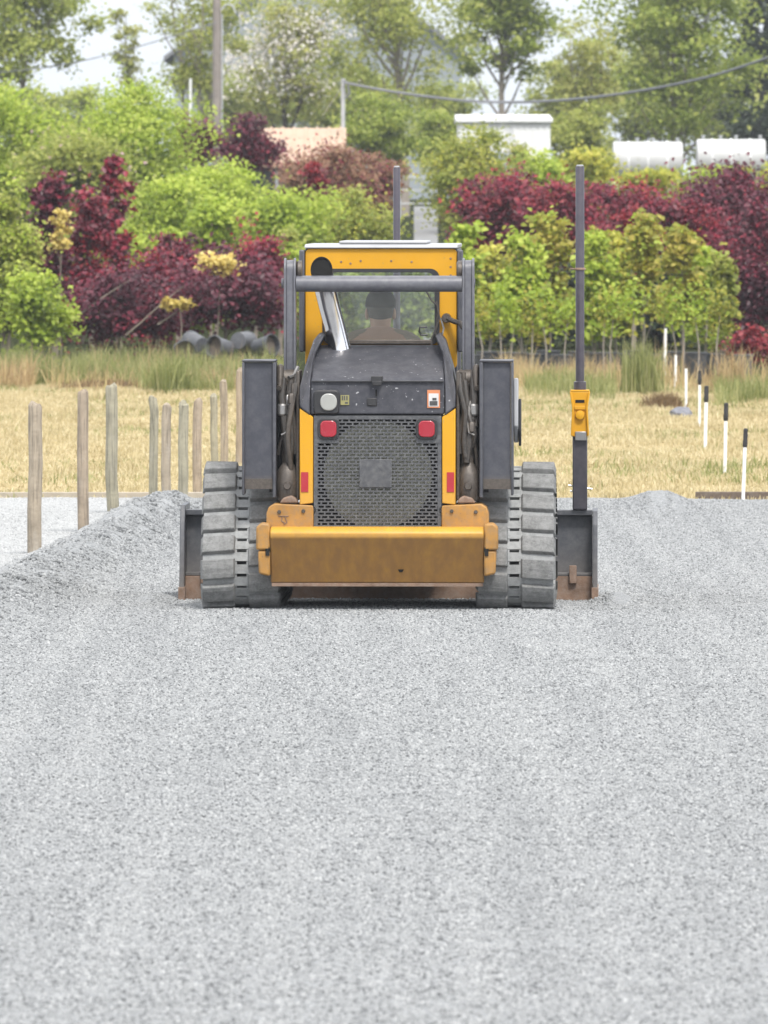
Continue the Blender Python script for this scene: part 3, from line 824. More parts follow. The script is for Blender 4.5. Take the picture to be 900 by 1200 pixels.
G_pu = 'purple leaved trees in the nursery'
PU = [
    ('dark red bush with feathery top beside the utility pole foot', 228, 178, 64, 132, 215, 'leaf_purple_dark', 'round', 4.5),
    ('dark red bush in front of the left end of the tan roof', 292, 176, 78, 135, 215, 'leaf_purple_dark', 'round', 4.5),
    ('small crimson bush in front of the rust brown shrubs', 370, 160, 32, 188, 235, 'leaf_red', 'round', 4.5),
    ('crimson maple left of the grading mast behind the lime row', 588, 146, 118, 192, 320, 'leaf_purple', 'round', 5),
    ('crimson maple directly behind the grading mast', 660, 145, 120, 200, 320, 'leaf_purple', 'round', 5),
    ('dark crimson maple right of the grading mast behind the lime row', 738, 147, 120, 205, 330, 'leaf_purple', 'round', 5),
    ('very dark purple maple at the upper right of the nursery', 850, 142, 155, 198, 340, 'leaf_purple_dark', 'weep', 5),
    ('tall dark purple maple reaching low at the right edge', 890, 134, 115, 225, 415, 'leaf_purple_dark', 'weep', 5),
    ('purple columnar maple at the far left of the leaning trees', 58, 126, 48, 196, 345, 'leaf_purple_dark', 'column', 6.5),
    ('purple columnar maple with red shoots second from the left', 103, 127, 62, 225, 360, 'leaf_purple', 'column', 6.5),
    ('tallest purple columnar maple with bright red leaves', 133, 128, 42, 186, 350, 'leaf_purple', 'column', 6.5),
    ('low purple bush lying in the grass on the left', 140, 122, 150, 315, 412, 'leaf_purple_dark', 'weep', 5.5),
    ('red purple bush in the middle of the fallen trees', 185, 124, 95, 290, 405, 'leaf_purple', 'weep', 5.5),
    ('wide dark purple weeping maple above the toppled pots', 265, 123, 155, 282, 402, 'leaf_purple_dark', 'weep', 5.5),
    ('upper purple maple left of the loader cab', 300, 128, 76, 262, 370, 'leaf_purple', 'round', 5.5),
    ('small purple maple in the middle left behind the fallen trees', 208, 132, 48, 265, 350, 'leaf_purple_dark', 'round', 5.5),
    ('orange red maple top showing above the bronze tan maple', 742, 130, 44, 238, 300, 'leaf_red', 'round', 5),
    ('dark crimson maple between the bronze maples and the dark right edge maples', 800, 139, 90, 222, 340, 'leaf_purple', 'round', 5),
    ('low red leaved shrub among the pots at the right', 880, 120, 50, 380, 432, 'leaf_red', 'weep', 5),
]
for lab, px, d, w, t0, b0, mt, sh, lf in PU:
    plant('purple_maple', lab, 'tree', px, d, w, t0, b0, mt, shape=sh, leaf=lf, cover=4.2, clumps=34, tight=.30 if sh != 'column' else .42,
          trunk='bark', group=G_pu, base_px=px + (8 if 50 < px < 140 and sh == 'column' else 0), nbr=7,
          mats2={'leaf_purple': 'leaf_red', 'leaf_purple_dark': 'leaf_purple', 'leaf_red': 'leaf_purple'}[mt], frac2=.22)

G_li = 'young lime green maples in the front nursery row'
LI = [
    ('lime maple just behind the right end of the cab', 545, 122, 56, 262, 405, 'leaf_lime'),
    ('lime maple second from the cab', 575, 125, 46, 283, 400, 'leaf_yellowgreen'),
    ('broad yellow green maple left of the grading mast', 612, 121, 60, 265, 398, 'leaf_lime'),
    ('bronze tinged maple immediately left of the grading mast', 645, 122, 62, 250, 395, 'leaf_olive_tan'),
    ('bright lime maple immediately right of the grading mast', 697, 121, 56, 258, 395, 'leaf_lime'),
    ('yellow green maple two right of the grading mast', 722, 123, 50, 262, 396, 'leaf_yellowgreen'),
    ('bronze tan maple in the middle of the right hand row', 755, 121, 50, 250, 372, 'leaf_olive_tan'),
    ('tall bronze tipped maple with a pointed top near the row end', 800, 120, 54, 250, 392, 'leaf_olive_tan'),
    ('green maple second from the right end of the row', 827, 122, 48, 285, 400, 'leaf_lime'),
    ('green maple at the right end of the row', 848, 121, 40, 290, 402, 'leaf_midgreen'),
]
for lab, px, d, w, t0, b0, mt in LI:
    plant('nursery_maple', lab, 'tree', px, d, w * .90, t0, b0 + 6, mt, shape='column', leaf=7.2, cover=4.6, clumps=40, tight=.42,
          trunk='bark_grey', group=G_li, trunk_r=.020, nbr=8,
          mats2='leaf_olive_tan' if mt != 'leaf_olive_tan' else 'leaf_lime', frac2=.12)
G_gr = 'green shrubs on the left of the nursery'
for lab, px, d, w, t0, b0, mt, lf in (
        ('tall green shrub on the left photo edge', 6, 124, 80, 208, 420, 'leaf_midgreen', 5.5),
        ('low leafy green shrub in front of the tall one on the left edge', 45, 120, 90, 312, 425, 'leaf_lime', 6),
        ('green shrub behind the purple columnar maples', 95, 140, 110, 230, 390, 'leaf_green', 5.5),
        ('lime green maple between the columnar maples and the weeping maple', 185, 134, 60, 255, 350, 'leaf_lime', 6),
        ('green maple behind the upper purple maple', 250, 136, 80, 225, 340, 'leaf_lime', 5.5),
        ('green shrub above the toppled pots', 330, 132, 60, 260, 390, 'leaf_midgreen', 5.5),
        ('dark green shrub in the shade behind the fallen trees', 190, 138, 150, 300, 420, 'leaf_green', 5.5)):
    plant('green_shrub', lab, 'shrub', px, d, w, t0, b0, mt, leaf=lf, cover=4, clumps=34, tight=.32, trunk='bark', group=G_gr, multi=2,
          mats2={'leaf_lime': 'leaf_green', 'leaf_midgreen': 'leaf_lime', 'leaf_green': 'leaf_midgreen'}[mt], frac2=.3)
for lab, px, d, w, t0, b0 in (('pale gold leaved sapling between two purple columnar maples', 71, 125, 24, 236, 300),
                              ('gold leaved sapling on top of the weeping maple', 256, 121.5, 42, 288, 332),
                              ('small golden sapling low among the fallen trees', 212, 121, 44, 345, 366)):
    plant('golden_sapling', lab, 'shrub', px, d, w, t0, b0, 'leaf_gold', leaf=5, cover=2.6, clumps=14, tight=.45, group='gold leaved saplings', trunk_r=.012, nbr=4)
G_bk = 'deep green hedge shrubs behind the lime row'
for lab, px, t0 in (('dark green shrub behind the first lime maples', 560, 290), ('dark green shrub behind the maples left of the mast', 630, 285),
                    ('dark green shrub behind the maples right of the mast', 705, 290), ('dark green shrub behind the bronze maples', 775, 290),
                    ('dark green shrub behind the row end', 840, 300), ('dark green shrub hidden behind the cab', 470, 290), ('dark green shrub behind the left loader link', 395, 285)):
    plant('dark_shrub', lab, 'shrub', px, 137, 100, t0, 428, 'leaf_dark' if px > 500 else 'leaf_green', leaf=5.5, cover=4, clumps=30, tight=.34, group=G_bk, trunk='bark_dark', multi=2)

# the nursery carries on to both sides as one mass of shrubs
for lab, p0, p1 in (('mass of nursery shrubs carrying on beyond the left photo edge', -620, -130), ('mass of nursery shrubs carrying on beyond the right photo edge', 1050, 1540)):
    r = np.random.default_rng(int(p1) + 2000)
    Vs, Fs, nb = [], [], 0
    xm = WX((p0 + p1) / 2, 140)
    for px in np.linspace(p0, p1, 6):
        for d, hh in ((128, 2.6), (150, 4.0), (185, 6.0), (250, 10.0)):
            w_ = hh * r.uniform(.8, 1.1)
            q, _ = crown_points(r, w_, hh, int(1500 * (1 + .12 * hh)), 'round', 26, .34)
            q += np.array([WX(px + r.uniform(-30, 30), d) - xm, d - 140, float(ground_h(0, d)) + .2])
            V, Fc = leaf_mesh(q, .075 + .012 * hh, r)
            Vs.append(V); Fs.append(Fc + nb); nb += len(V)
    o = from_arrays('shrub_mass', np.concatenate(Vs), np.concatenate(Fs), 'leaf_midgreen')
    o.location = (xm, 140, 0)
    tag(o, lab, 'shrubs', kind='stuff')

# fallen stems (leaning nursery stock)
for lab, a, b in (('bare stem leaning in the purple leaves at the left', (86, 374), (152, 328)),
                  ('bare stem leaning above the toppled pots', (165, 378), (216, 335)),
                  ('bare stem leaning nearest the toppled pots', (198, 372), (236, 348))):
    d = 121.2
    z0 = float(ground_h(WX(a[0], d), d))
    t = thing('leaning_sapling', lab, 'sapling', (WX(a[0], d), d, z0), group='fallen saplings on the left')
    mb = MB()
    p = Vector((0, 0, WZ(a[1], d) - z0)); q = Vector((WX(b[0], d) - WX(a[0], d), .1, WZ(b[1], d) - z0))
    st = p + (p - q) * .35; st.z = max(st.z, -.02)
    mb.tube([st, p, p.lerp(q, .5) + Vector((0, 0, .02)), q], [.014, .013, .011, .007], 7)
    mb.build('stem', 'bark', t)
    r = np.random.default_rng(int(a[0]))
    pts = np.array(q)[None] + r.normal(0, 1, (260, 3)) * np.array([.22, .2, .13]) + np.array([.12, 0, .05])
    V, Fc = leaf_mesh(pts, .07, r)
    from_arrays('crown', V, Fc, 'leaf_purple_dark', t)

# nursery pots
def pot(label, px, d, py_mid, rad, h, tilt, rz, mat, group):
    x = WX(px, d); gz = float(ground_h(x, d))
    z = gz if py_mid is None else max(gz, WZ(py_mid, d) - rad)
    t = thing('nursery_pot', label, 'plant pot', (x, d, z), group=group)
    mb = MB()
    mb.lathe([(rad * .78, 0), (rad * .98, h), (rad * 1.06, h), (rad * 1.06, h + .03), (rad * .94, h + .03), (rad * .9, h * .5), (rad * .7, .02)], n=22)
    o = mb.build('pot', mat, t, bevel=.004)
    so = MB().lathe([(rad * .1, h * .80), (rad * .9, h * .82), (rad * .9, h * .74)], n=16).build('soil', 'bark_dark', t)
    for c in (o, so):
        if tilt:
            c.location = (0, 0, rad * .9); c.rotation_euler = (tilt, 0, rz)
    return t


for lab, px, pm, tl, rz, m in (('black nursery pot lying open end forward, leftmost of the toppled pots', 212, 408, R(95), .2, 'pot_plastic'),
                               ('grey nursery pot tipped over second from the left', 237, 404, R(-80), .6, 'pot_grey'),
                               ('grey nursery pot tipped over in the middle of the toppled pots', 267, 408, R(82), -.7, 'pot_grey'),
                               ('grey nursery pot lying higher among the toppled pots', 279, 398, R(-95), -.4, 'pot_grey'),
                               ('black nursery pot at the right end of the toppled pots', 300, 407, R(80), .9, 'pot_plastic')):
    pot(lab, px, 119, pm, .15, .28, tl, rz, m, 'toppled nursery pots')
k = 0
for px in np.arange(556, 872, 17.5):
    d = 119.0 + .6 * ((k * 7) % 3)
    pot('black nursery pot standing in the row under the lime maples', px + random.uniform(-3, 3), d, None, .14 + .012 * (k % 3), .30 + .03 * (k % 2), 0, 0, 'pot_plastic' if k % 3 else 'pot_grey',
        'nursery pots standing under the lime maples')
    k += 1
# thin canes standing in the front row
k = 0
for px in (563, 588, 600, 623, 640, 663, 708, 716, 742, 776, 790, 818, 842):
    d = 118.3
    x = WX(px, d); gz = float(ground_h(x, d))
    t = thing('maple_sapling', 'thin pale sapling stem standing under the lime maple canopy', 'sapling', (x, d, gz), group='thin stems under the lime maples')
    mb = MB(); hh = random.uniform(.75, 1.0)
    mb.tube([(0, 0, -.02), (random.uniform(-.03, .03), 0, hh * .5), (random.uniform(-.06, .06), 0, hh)], [.012, .011, .008], 6)
    mb.build('stem', 'bark_grey', t)
    r = np.random.default_rng(300 + k)
    V, Fc = leaf_mesh(np.array([0, 0, hh + .12])[None] + r.normal(0, 1, (150, 3)) * np.array([.11, .11, .15]), .075, r)
    from_arrays('crown', V, Fc, 'leaf_lime' if k % 3 else 'leaf_olive_tan', t)
    k += 1

# ------------------------------------------------------------------ buildings, tanks, poles
def gable(name, label, px0, px1, d, eave, ridge, depth, wall, roof, group=None, ridge_along=True, corr=False, lowz=None):
    x0, x1 = WX(px0, d), WX(px1, d)
    gz = float(ground_h((x0 + x1) / 2, d))
    cx = (x0 + x1) / 2; hw = (x1 - x0) / 2
    ze, zr = WZ(eave, d) - gz, WZ(ridge, d + depth / 2) - gz
    t = thing(name, label, 'building', (cx, d, gz), group=group)
    if ridge_along:
        wl = MB().prism_x([(0.15, -.3), (0.15, ze - .05), (depth / 2, zr - .18), (depth - .15, ze - .05), (depth - .15, -.3)], -hw + .15, hw - .15).build('wall', wall, t)
        mb = MB()
        th = .12
        mb.prism_x([(-.25, ze - .1), (depth / 2, zr), (depth + .25, ze - .1), (depth + .25, ze - .1 - th), (depth / 2, zr - th), (-.25, ze - .1 - th)], -hw, hw)
        if corr:
            n = int(2 * hw / .28)
            for i in range(n):
                x = -hw + (i + .5) * 2 * hw / n
                mb.prism_x([(-.27, ze - .085), (depth / 2, zr + .03), (depth / 2, zr + .004), (-.27, ze - .098)], x - .03, x + .03)
        mb.build('roof', roof, t)
    else:
        MB().prism_y([(-hw + .2, -.3), (-hw + .2, ze), (0, zr - .2), (hw - .2, ze), (hw - .2, -.3)], 0, depth).build('wall', wall, t)
        th = .18
        MB().prism_y([(-hw - .2, ze - .2), (0, zr), (hw + .2, ze - .2), (hw + .2, ze - .2 - th), (0, zr - th), (-hw - .2, ze - .2 - th)], -.35, depth + .35).build('roof', roof, t)
    for k in (-.5, .5):
        y0 = .15 if ridge_along else 0
        w = MB(); ring_y(w, roundrect(k * hw - .5, k * hw + .5, ze * .35, ze * .35 + 1.1, .01, 1), roundrect(k * hw - .43, k * hw + .43, ze * .35 + .07, ze * .35 + 1.03, .01, 1), y0 - .05, y0 + .01)
        wo = w.build('window', 'wall_white', t)
        MB().box(k * hw - .43, k * hw + .43, y0 - .02, y0 + .005, ze * .35 + .07, ze * .35 + 1.03).build('pane', 'window_dark', wo)
    return t


gable('barn', 'low building with a tan ribbed roof showing above the dark red bushes', 268, 405, 214, 186, 150, 7, 'wall_tan', 'roof_tan', corr=True)
gable('house', 'large pale grey gabled building rising behind the trees above the tan roof', 198, 548, 330, 60, -60, 14, 'wall_pale', 'roof_slate', ridge_along=False)

# white shed
d = 212
x0, x1 = WX(537, d), WX(645, d); cx = (x0 + x1) / 2; hw = (x1 - x0) / 2; gz = float(ground_h(cx, d)); zt = WZ(138, d) - gz
t = thing('white_shed', 'white flat topped metal shed behind the feathery light green shrub', 'shed', (cx, d, gz))
mb = MB(); mb.box(-hw, hw, 0, 4, -.2, zt - .12)
for i in range(14):
    x = -hw + (i + .5) * 2 * hw / 14
    mb.box(x - .03, x + .03, -.025, .002, -.2, zt - .125)
mb.build('wall', 'wall_white', t, smooth=False)
MB().prism_x([(-.12, zt - .12), (-.12, zt - .02), (4.1, zt + .12), (4.1, zt - .12)], -hw - .06, hw + .06).build('roof', 'wall_white', t, bevel=.02)
dm = MB().box(-.5, .5, -.055, -.027, .1, 2.1).build('door', 'wall_pale', t, bevel=.01)
MB().box(.36, .42, -.09, -.055, 1.0, 1.12).build('handle', 'pole_metal', dm)

# white tanks
for lab, p0, p1, pt, pb in (('white horizontal tank behind the lime shrubs, left of the pair', 718, 800, 166, 212), ('white horizontal tank at the right edge, right of the pair', 816, 897, 163, 209)):
    d = 200
    x0, x1 = WX(p0, d), WX(p1, d); cx = (x0 + x1) / 2; hw = (x1 - x0) / 2; gz = float(ground_h(cx, d))
    zt = WZ(pt, d) - gz; rad = (WZ(pt, d) - WZ(pb, d)) / 2
    t = thing('storage_tank', lab, 'tank', (cx, d, gz), group='white storage tanks')
    mb = MB()
    mb.lathe([(rad * .9, -hw), (rad * .985, -hw + .02), (rad, -hw + .05), (rad, hw - .05), (rad * .985, hw - .02), (rad * .9, hw)], (0, 0, zt - rad), 'x', 28)
    o = mb.build('shell', 'tank_white', t)
    for q in (-.55, 0, .55):
        MB().lathe([(rad + .003, -.02), (rad + .012, -.02), (rad + .012, .02), (rad + .003, .02)], (q * hw, 0, zt - rad), 'x', 28).build('band', 'wall_white', t)
    for q in (-.8, -.3, .15, .85):
        MB().lathe([(.03, 0), (.03, .06), (.045, .06), (.045, .1)], (q * hw, 0, zt - .01), 'z', 8).build('valve', 'pole_metal', t)
    for q in (-.6, .6):
        mb = MB(); mb.prism_y([(q * hw - .12, -.1), (q * hw + .12, -.1), (q * hw + .12, zt - rad * 1.6), (q * hw - .12, zt - rad * 1.6)], -rad * .7, rad * .7)
        mb.build('leg', 'pole_metal', t)

# utility poles and cables
def at(px, py, d): return Vector((WX(px, d), d, WZ(py, d)))


d = 225
gz = float(ground_h(WX(254, d), d))
t = thing('utility_pole', 'brown wooden utility pole with a curved lamp bracket left of the blossom tree', 'utility pole', (WX(254, d), d, gz))
zt = WZ(-60, d) - gz
MB().tube([(0, 0, -.2), (0, 0, zt * .5), (0, 0, zt)], [.125, .115, .10], 12).build('pole', 'pole_wood', t)
z1 = WZ(12, d) - gz
MB().tube([(0.1, 0, z1), (.25, 0, z1 + .16), (.42, 0, z1 + .12), (.5, 0, z1 - .08)], .025, 8).build('lamp_bracket', 'pole_metal', t)
MB().tube([(.14, -.02, z1 - 3.2), (.14, -.02, z1 - .1)], .022, 8).build('conduit', 'pole_metal', t)
mb = MB(); mb.box(-.9, .9, -.16, -.08, zt - .5, zt - .38); mb.build('crossarm', 'pole_wood', t)
d = 218
gz = float(ground_h(WX(404, d), d))
t = thing('service_post', 'short pale metal service post at the right end of the tan roof', 'pole', (WX(402, d), d, gz))
mb = MB(); z1 = WZ(92, d) - gz
mb.tube([(0, 0, -.1), (0, 0, z1)], .055, 10)
mb.build('pole', 'pole_metal', t)
MB().tube([(0, -.05, z1 - .05), (.12, -.07, z1 - .12), (.16, -.07, z1 - .4), (.05, -.06, z1 - .5)], .03, 8).build('weatherhead', 'cable', t)
d = 226
gz = float(ground_h(WX(222, d), d))
t = thing('marker_post', 'thin white post leaning in the shrubs left of the utility pole', 'pole', (WX(221, d), d, gz))
MB().tube([(0, 0, -.1), (.05, 0, WZ(92, d) - gz)], .035, 8).build('post', 'stake_white', t)


def cable(name, label, pts, rad, mat, n=24):
    pts = [Vector(p) for p in pts]
    out = []
    for i in range(n + 1):                       # Catmull-Rom through the points
        u = i / n * (len(pts) - 1); k = min(int(u), len(pts) - 2); f = u - k
        p0, p1, p2, p3 = pts[max(k - 1, 0)], pts[k], pts[k + 1], pts[min(k + 2, len(pts) - 1)]
        out.append(.5 * ((2 * p1) + (-p0 + p2) * f + (2 * p0 - 5 * p1 + 4 * p2 - p3) * f * f + (-p0 + 3 * p1 - 3 * p2 + p3) * f ** 3))
    o0 = out[0].copy()
    mb = MB(); mb.tube([p - o0 for p in out], rad, 7)
    ob = mb.build(name, mat)
    ob.location = o0
    return tag(ob, label, 'cable')


cable('power_cable', 'thick grey power cable sagging across the trees from the short post to the right edge',
      [at(404, 97, 217.9), at(470, 109, 216), at(560, 119, 213), at(650, 118, 210), at(740, 108, 207), at(830, 90, 204), at(910, 64, 201), at(980, 38, 199)], .035, 'cable', 48)
cable('telephone_wire', 'thin wire running from the utility pole towards the upper left',
      [at(254, 26, 224.8), at(150, 58, 225), at(60, 78, 226), at(-40, 88, 227)], .014, 'cable')
cable('service_wire', 'thin wire slanting from the short post down to the tan roof',
      [at(402, 100, 217.9), at(390, 118, 218.6), at(378, 136, 219.3)], .010, 'wire_grey')

# gate glimpsed at the end of the track behind the cab
d = 236
xa, xb = WX(468, d), WX(512, d); gz = float(ground_h(xa, d))
t = thing('pipe_gate', 'grey pipe gate across the gravel track behind the cab', 'gate', (xa, d, gz))
zg = WZ(208, d) - gz
for x in (0, xb - xa): MB().tube([(x, 0, -.1), (x, 0, zg + .06)], .04, 8).build('post', 'pole_metal', t)
mb = MB()
for q in (.35, .68, 1.0): mb.tube([(.045, 0, zg * q), (xb - xa - .045, 0, zg * q)], .02, 8)
mb.build('rail', 'pole_metal', t)
# gravel track through the nursery
yy = np.arange(140, 300, 5.0)
grid_x = np.linspace(0, 1, 4)
V = []
for y in yy:
    for q in grid_x:
        x = WX(485 + 28 * q, y); V.append((x, y, float(ground_h(x, y)) + .03))
n = 4
i = np.arange(len(yy) - 1)[:, None] * n + np.arange(n - 1)[None]
o = from_arrays('path', np.array(V), np.stack([i, i + 1, i + n + 1, i + n], -1).reshape(-1, 4), 'path_grey')
o['kind'] = 'structure'

# ------------------------------------------------------------------ posts, stakes, boards, rock
WOODS = ['post_wood', 'post_wood_brown', 'post_wood_green', 'post_wood_green', 'post_wood', 'post_wood_green', 'post_wood_brown', 'post_wood_green', 'post_wood', 'post_wood_brown']
PO = [('weathered wooden post with a split top, nearest and leftmost of the row', 40, 59.0, 473, 17),
      ('plain brown wooden post, second from the left', 97, 62.5, 458, 13.5),
      ('greenish wooden post with a dark knot, third from the left', 132, 65.5, 451, 14.5),
      ('greenish wooden post, first of the close group in the middle', 180, 69.3, 465, 10.5),
      ('short brown wooden post beside a greenish one in the middle of the row', 194.5, 68.8, 475, 11.5),
      ('green topped wooden post near the left track', 214, 68.0, 472, 12),
      ('leaning wooden post just left of the left track', 231.5, 70.5, 468, 11),
      ('thin wooden post seen above the left track', 251.5, 73, 463, 9),
      ('tall wooden post second from the left lift arm', 262.5, 75, 447, 9.5),
      ('tallest wooden post beside the left lift arm', 281, 79, 433, 10)]
for k, (lab, px, d, pt, pw) in enumerate(PO):
    x = WX(px, d); gz = float(gravel_h(x, d)) if d < 69 else float(ground_h(x, d))
    if d > 69: gz = float(ground_h(x, d))
    h = WZ(pt, d) - gz; rad = pw / 2 * d / F
    t = thing('fence_post', lab, 'post', (x, d, gz), rz=k * 1.3, group='wooden posts in a row on the left')
    mb = MB(); r = np.random.default_rng(k)
    lx = .01 + (.02 if k == 6 else 0)
    zz = [-.25, 0, h * .3, h * .6, h * .86, h - rad * .5, h - rad * .12, h]
    mb.tube([(r.normal(0, .004) + (lx * z if z > 0 else 0), r.normal(0, .004), z) for z in zz], [rad * 1.0, rad * 1.0, rad * .99, rad * .98, rad * .97, rad * .96, rad * .86, rad * .66], 14)
    mb.build('post', WOODS[k], t)

SK = [('white stake with a black top, nearest of the row at the right edge', 870, 874, 69.6, 502, 586, 6),
      ('white stake with a black top, second in the row from the near end', 849, 851, 77, 472, 550, 6),
      ('white stake with a black top, third in the row from the near end', 826, 828, 84.7, 452, 522, 6),
      ('white stake with a dark top, fourth in the row', 819.5, 820, 94, 434, 492, 4.5),
      ('white stake without a black top, fifth in the row', 804, 804, 101, 432, 478, 4.5),
      ('white stake, sixth in the row', 791, 792, 110.5, 416, 457, 4),
      ('tall white stake standing by the nursery pots, farthest in the row', 779, 780, 116, 385, 440, 4)]
for k, (lab, pb, ptx, d, pt, pbm, pw) in enumerate(SK):
    x = WX(pb, d); gz = float(ground_h(x, d))
    t = thing('marker_stake', lab, 'stake', (x, d, gz), group='white marker stakes across the field')
    h = WZ(pt, d) - gz; lx = WX(ptx, d) - x; rad = pw * .8 / 2 * d / F
    blk = k < 4
    q = .74 if blk else 1
    MB().tube([(0, 0, -.15), (lx * q, 0, h * q)], [rad * .85, rad * .9], 10).build('shaft', 'stake_white', t)
    if blk:
        mb = MB(); a = Vector((lx * q, 0, h * q)); b = Vector((lx, 0, h))
        mb.tube([a, a.lerp(b, .1), a.lerp(b, .35), a.lerp(b, .4), a.lerp(b, .68), a.lerp(b, .72), a.lerp(b, .95), b], [rad * .9, rad * 1.25, rad * 1.25, rad * 1.1, rad * 1.2, rad * 1.1, rad * 1.15, rad * .7], 10)
        mb.build('cap', 'stake_black', t)

for lab, p0, p1, d, mt in (('pale timber edging board behind the wooden posts', -60, 245, 69.9, 'board_pale'), ('dark timber edging board at the right end of the gravel', 815, 960, 70.0, 'board_dark')):
    x0, x1 = WX(p0, d), WX(p1, d)
    o = MB().box(0, x1 - x0, 0, .05, -.2, .035).build('edging_board', mt, bevel=.006)
    o.location = (x0, d, 0)
    tag(o, lab, 'board', 'timber edging boards along the gravel')

bm = bmesh.new(); bmesh.ops.create_icosphere(bm, subdivisions=3, radius=1)
for v in bm.verts:
    n = v.co.normalized()
    f = 1 + .35 * float(vnoise(n.x * 2 + 3, n.y * 2 + n.z * 1.7, 1.1, 9)) + .2 * float(vnoise(n.x * 5, n.z * 5 + n.y, 1.0, 2))
    v.co = Vector((n.x * .145 * f, n.y * .13 * f, max(-.02, n.z * .10 * f)))
me = bpy.data.meshes.new('rock'); bm.to_mesh(me); bm.free(); me.materials.append(MATS['rock'])
o = bpy.data.objects.new('rock', me); COL.objects.link(o)
o.location = (WX(799, 98), 98, float(ground_h(WX(799, 98), 98)) + .02)
tag(o, 'grey rock lying in the dry grass near the white stakes', 'rock')

# ------------------------------------------------------------------ the loader
X0 = -.037
YAW = -.026
LD = thing('compact_track_loader', 'dusty yellow and charcoal compact track loader grading the gravel, seen from behind', 'track loader', (X0, D0, 0), YAW)


def V_(py, Y): return CH + (HY - py) * (D0 + Y) / F
def U_(px, Y): return (px - 450) * (D0 + Y) / F - X0 - .026 * Y


# --- tracks
def hull_path():
    cs = [((.56, .555), .275), ((.27, .25), .22), ((2.02, .25), .22)]
    pts = []
    for (cy, cz), r_ in cs:
        for a in np.linspace(0, 2 * math.pi, 120, endpoint=False):
            pts.append((cy + r_ * math.cos(a), cz + r_ * math.sin(a)))
    pts = sorted(pts)
    def half(ps):
        h = []
        for p in ps:
            while len(h) >= 2 and (h[-1][0] - h[-2][0]) * (p[1] - h[-2][1]) - (h[-1][1] - h[-2][1]) * (p[0] - h[-2][0]) <= 0: h.pop()
            h.append(p)
        return h
    lo, up = half(pts), half(pts[::-1])
    H = np.array(lo[:-1] + up[:-1])              # counter-clockwise in (y,z)
    seg = np.linalg.norm(np.roll(H, -1, 0) - H, axis=1)
    L = seg.sum(); cum = np.concatenate([[0], np.cumsum(seg)])
    HH = np.concatenate([H, H[:1]])
    def pos(s_):
        s_ = s_ % L
        k = np.searchsorted(cum, s_, 'right') - 1
        k = min(k, len(seg) - 1)
        f = (s_ - cum[k]) / seg[k]
        return HH[k] * (1 - f) + HH[k + 1] * f
    return pos, L


pos, LT = hull_path()
NL = round(LT / .147); PITCH = LT / NL


def frame(s_):
    p = pos(s_); q = pos(s_ + .004) - pos(s_ - .004)
    q /= np.linalg.norm(q)
    return p, q, np.array([q[1], -q[0]])           # point, tangent, outward normal


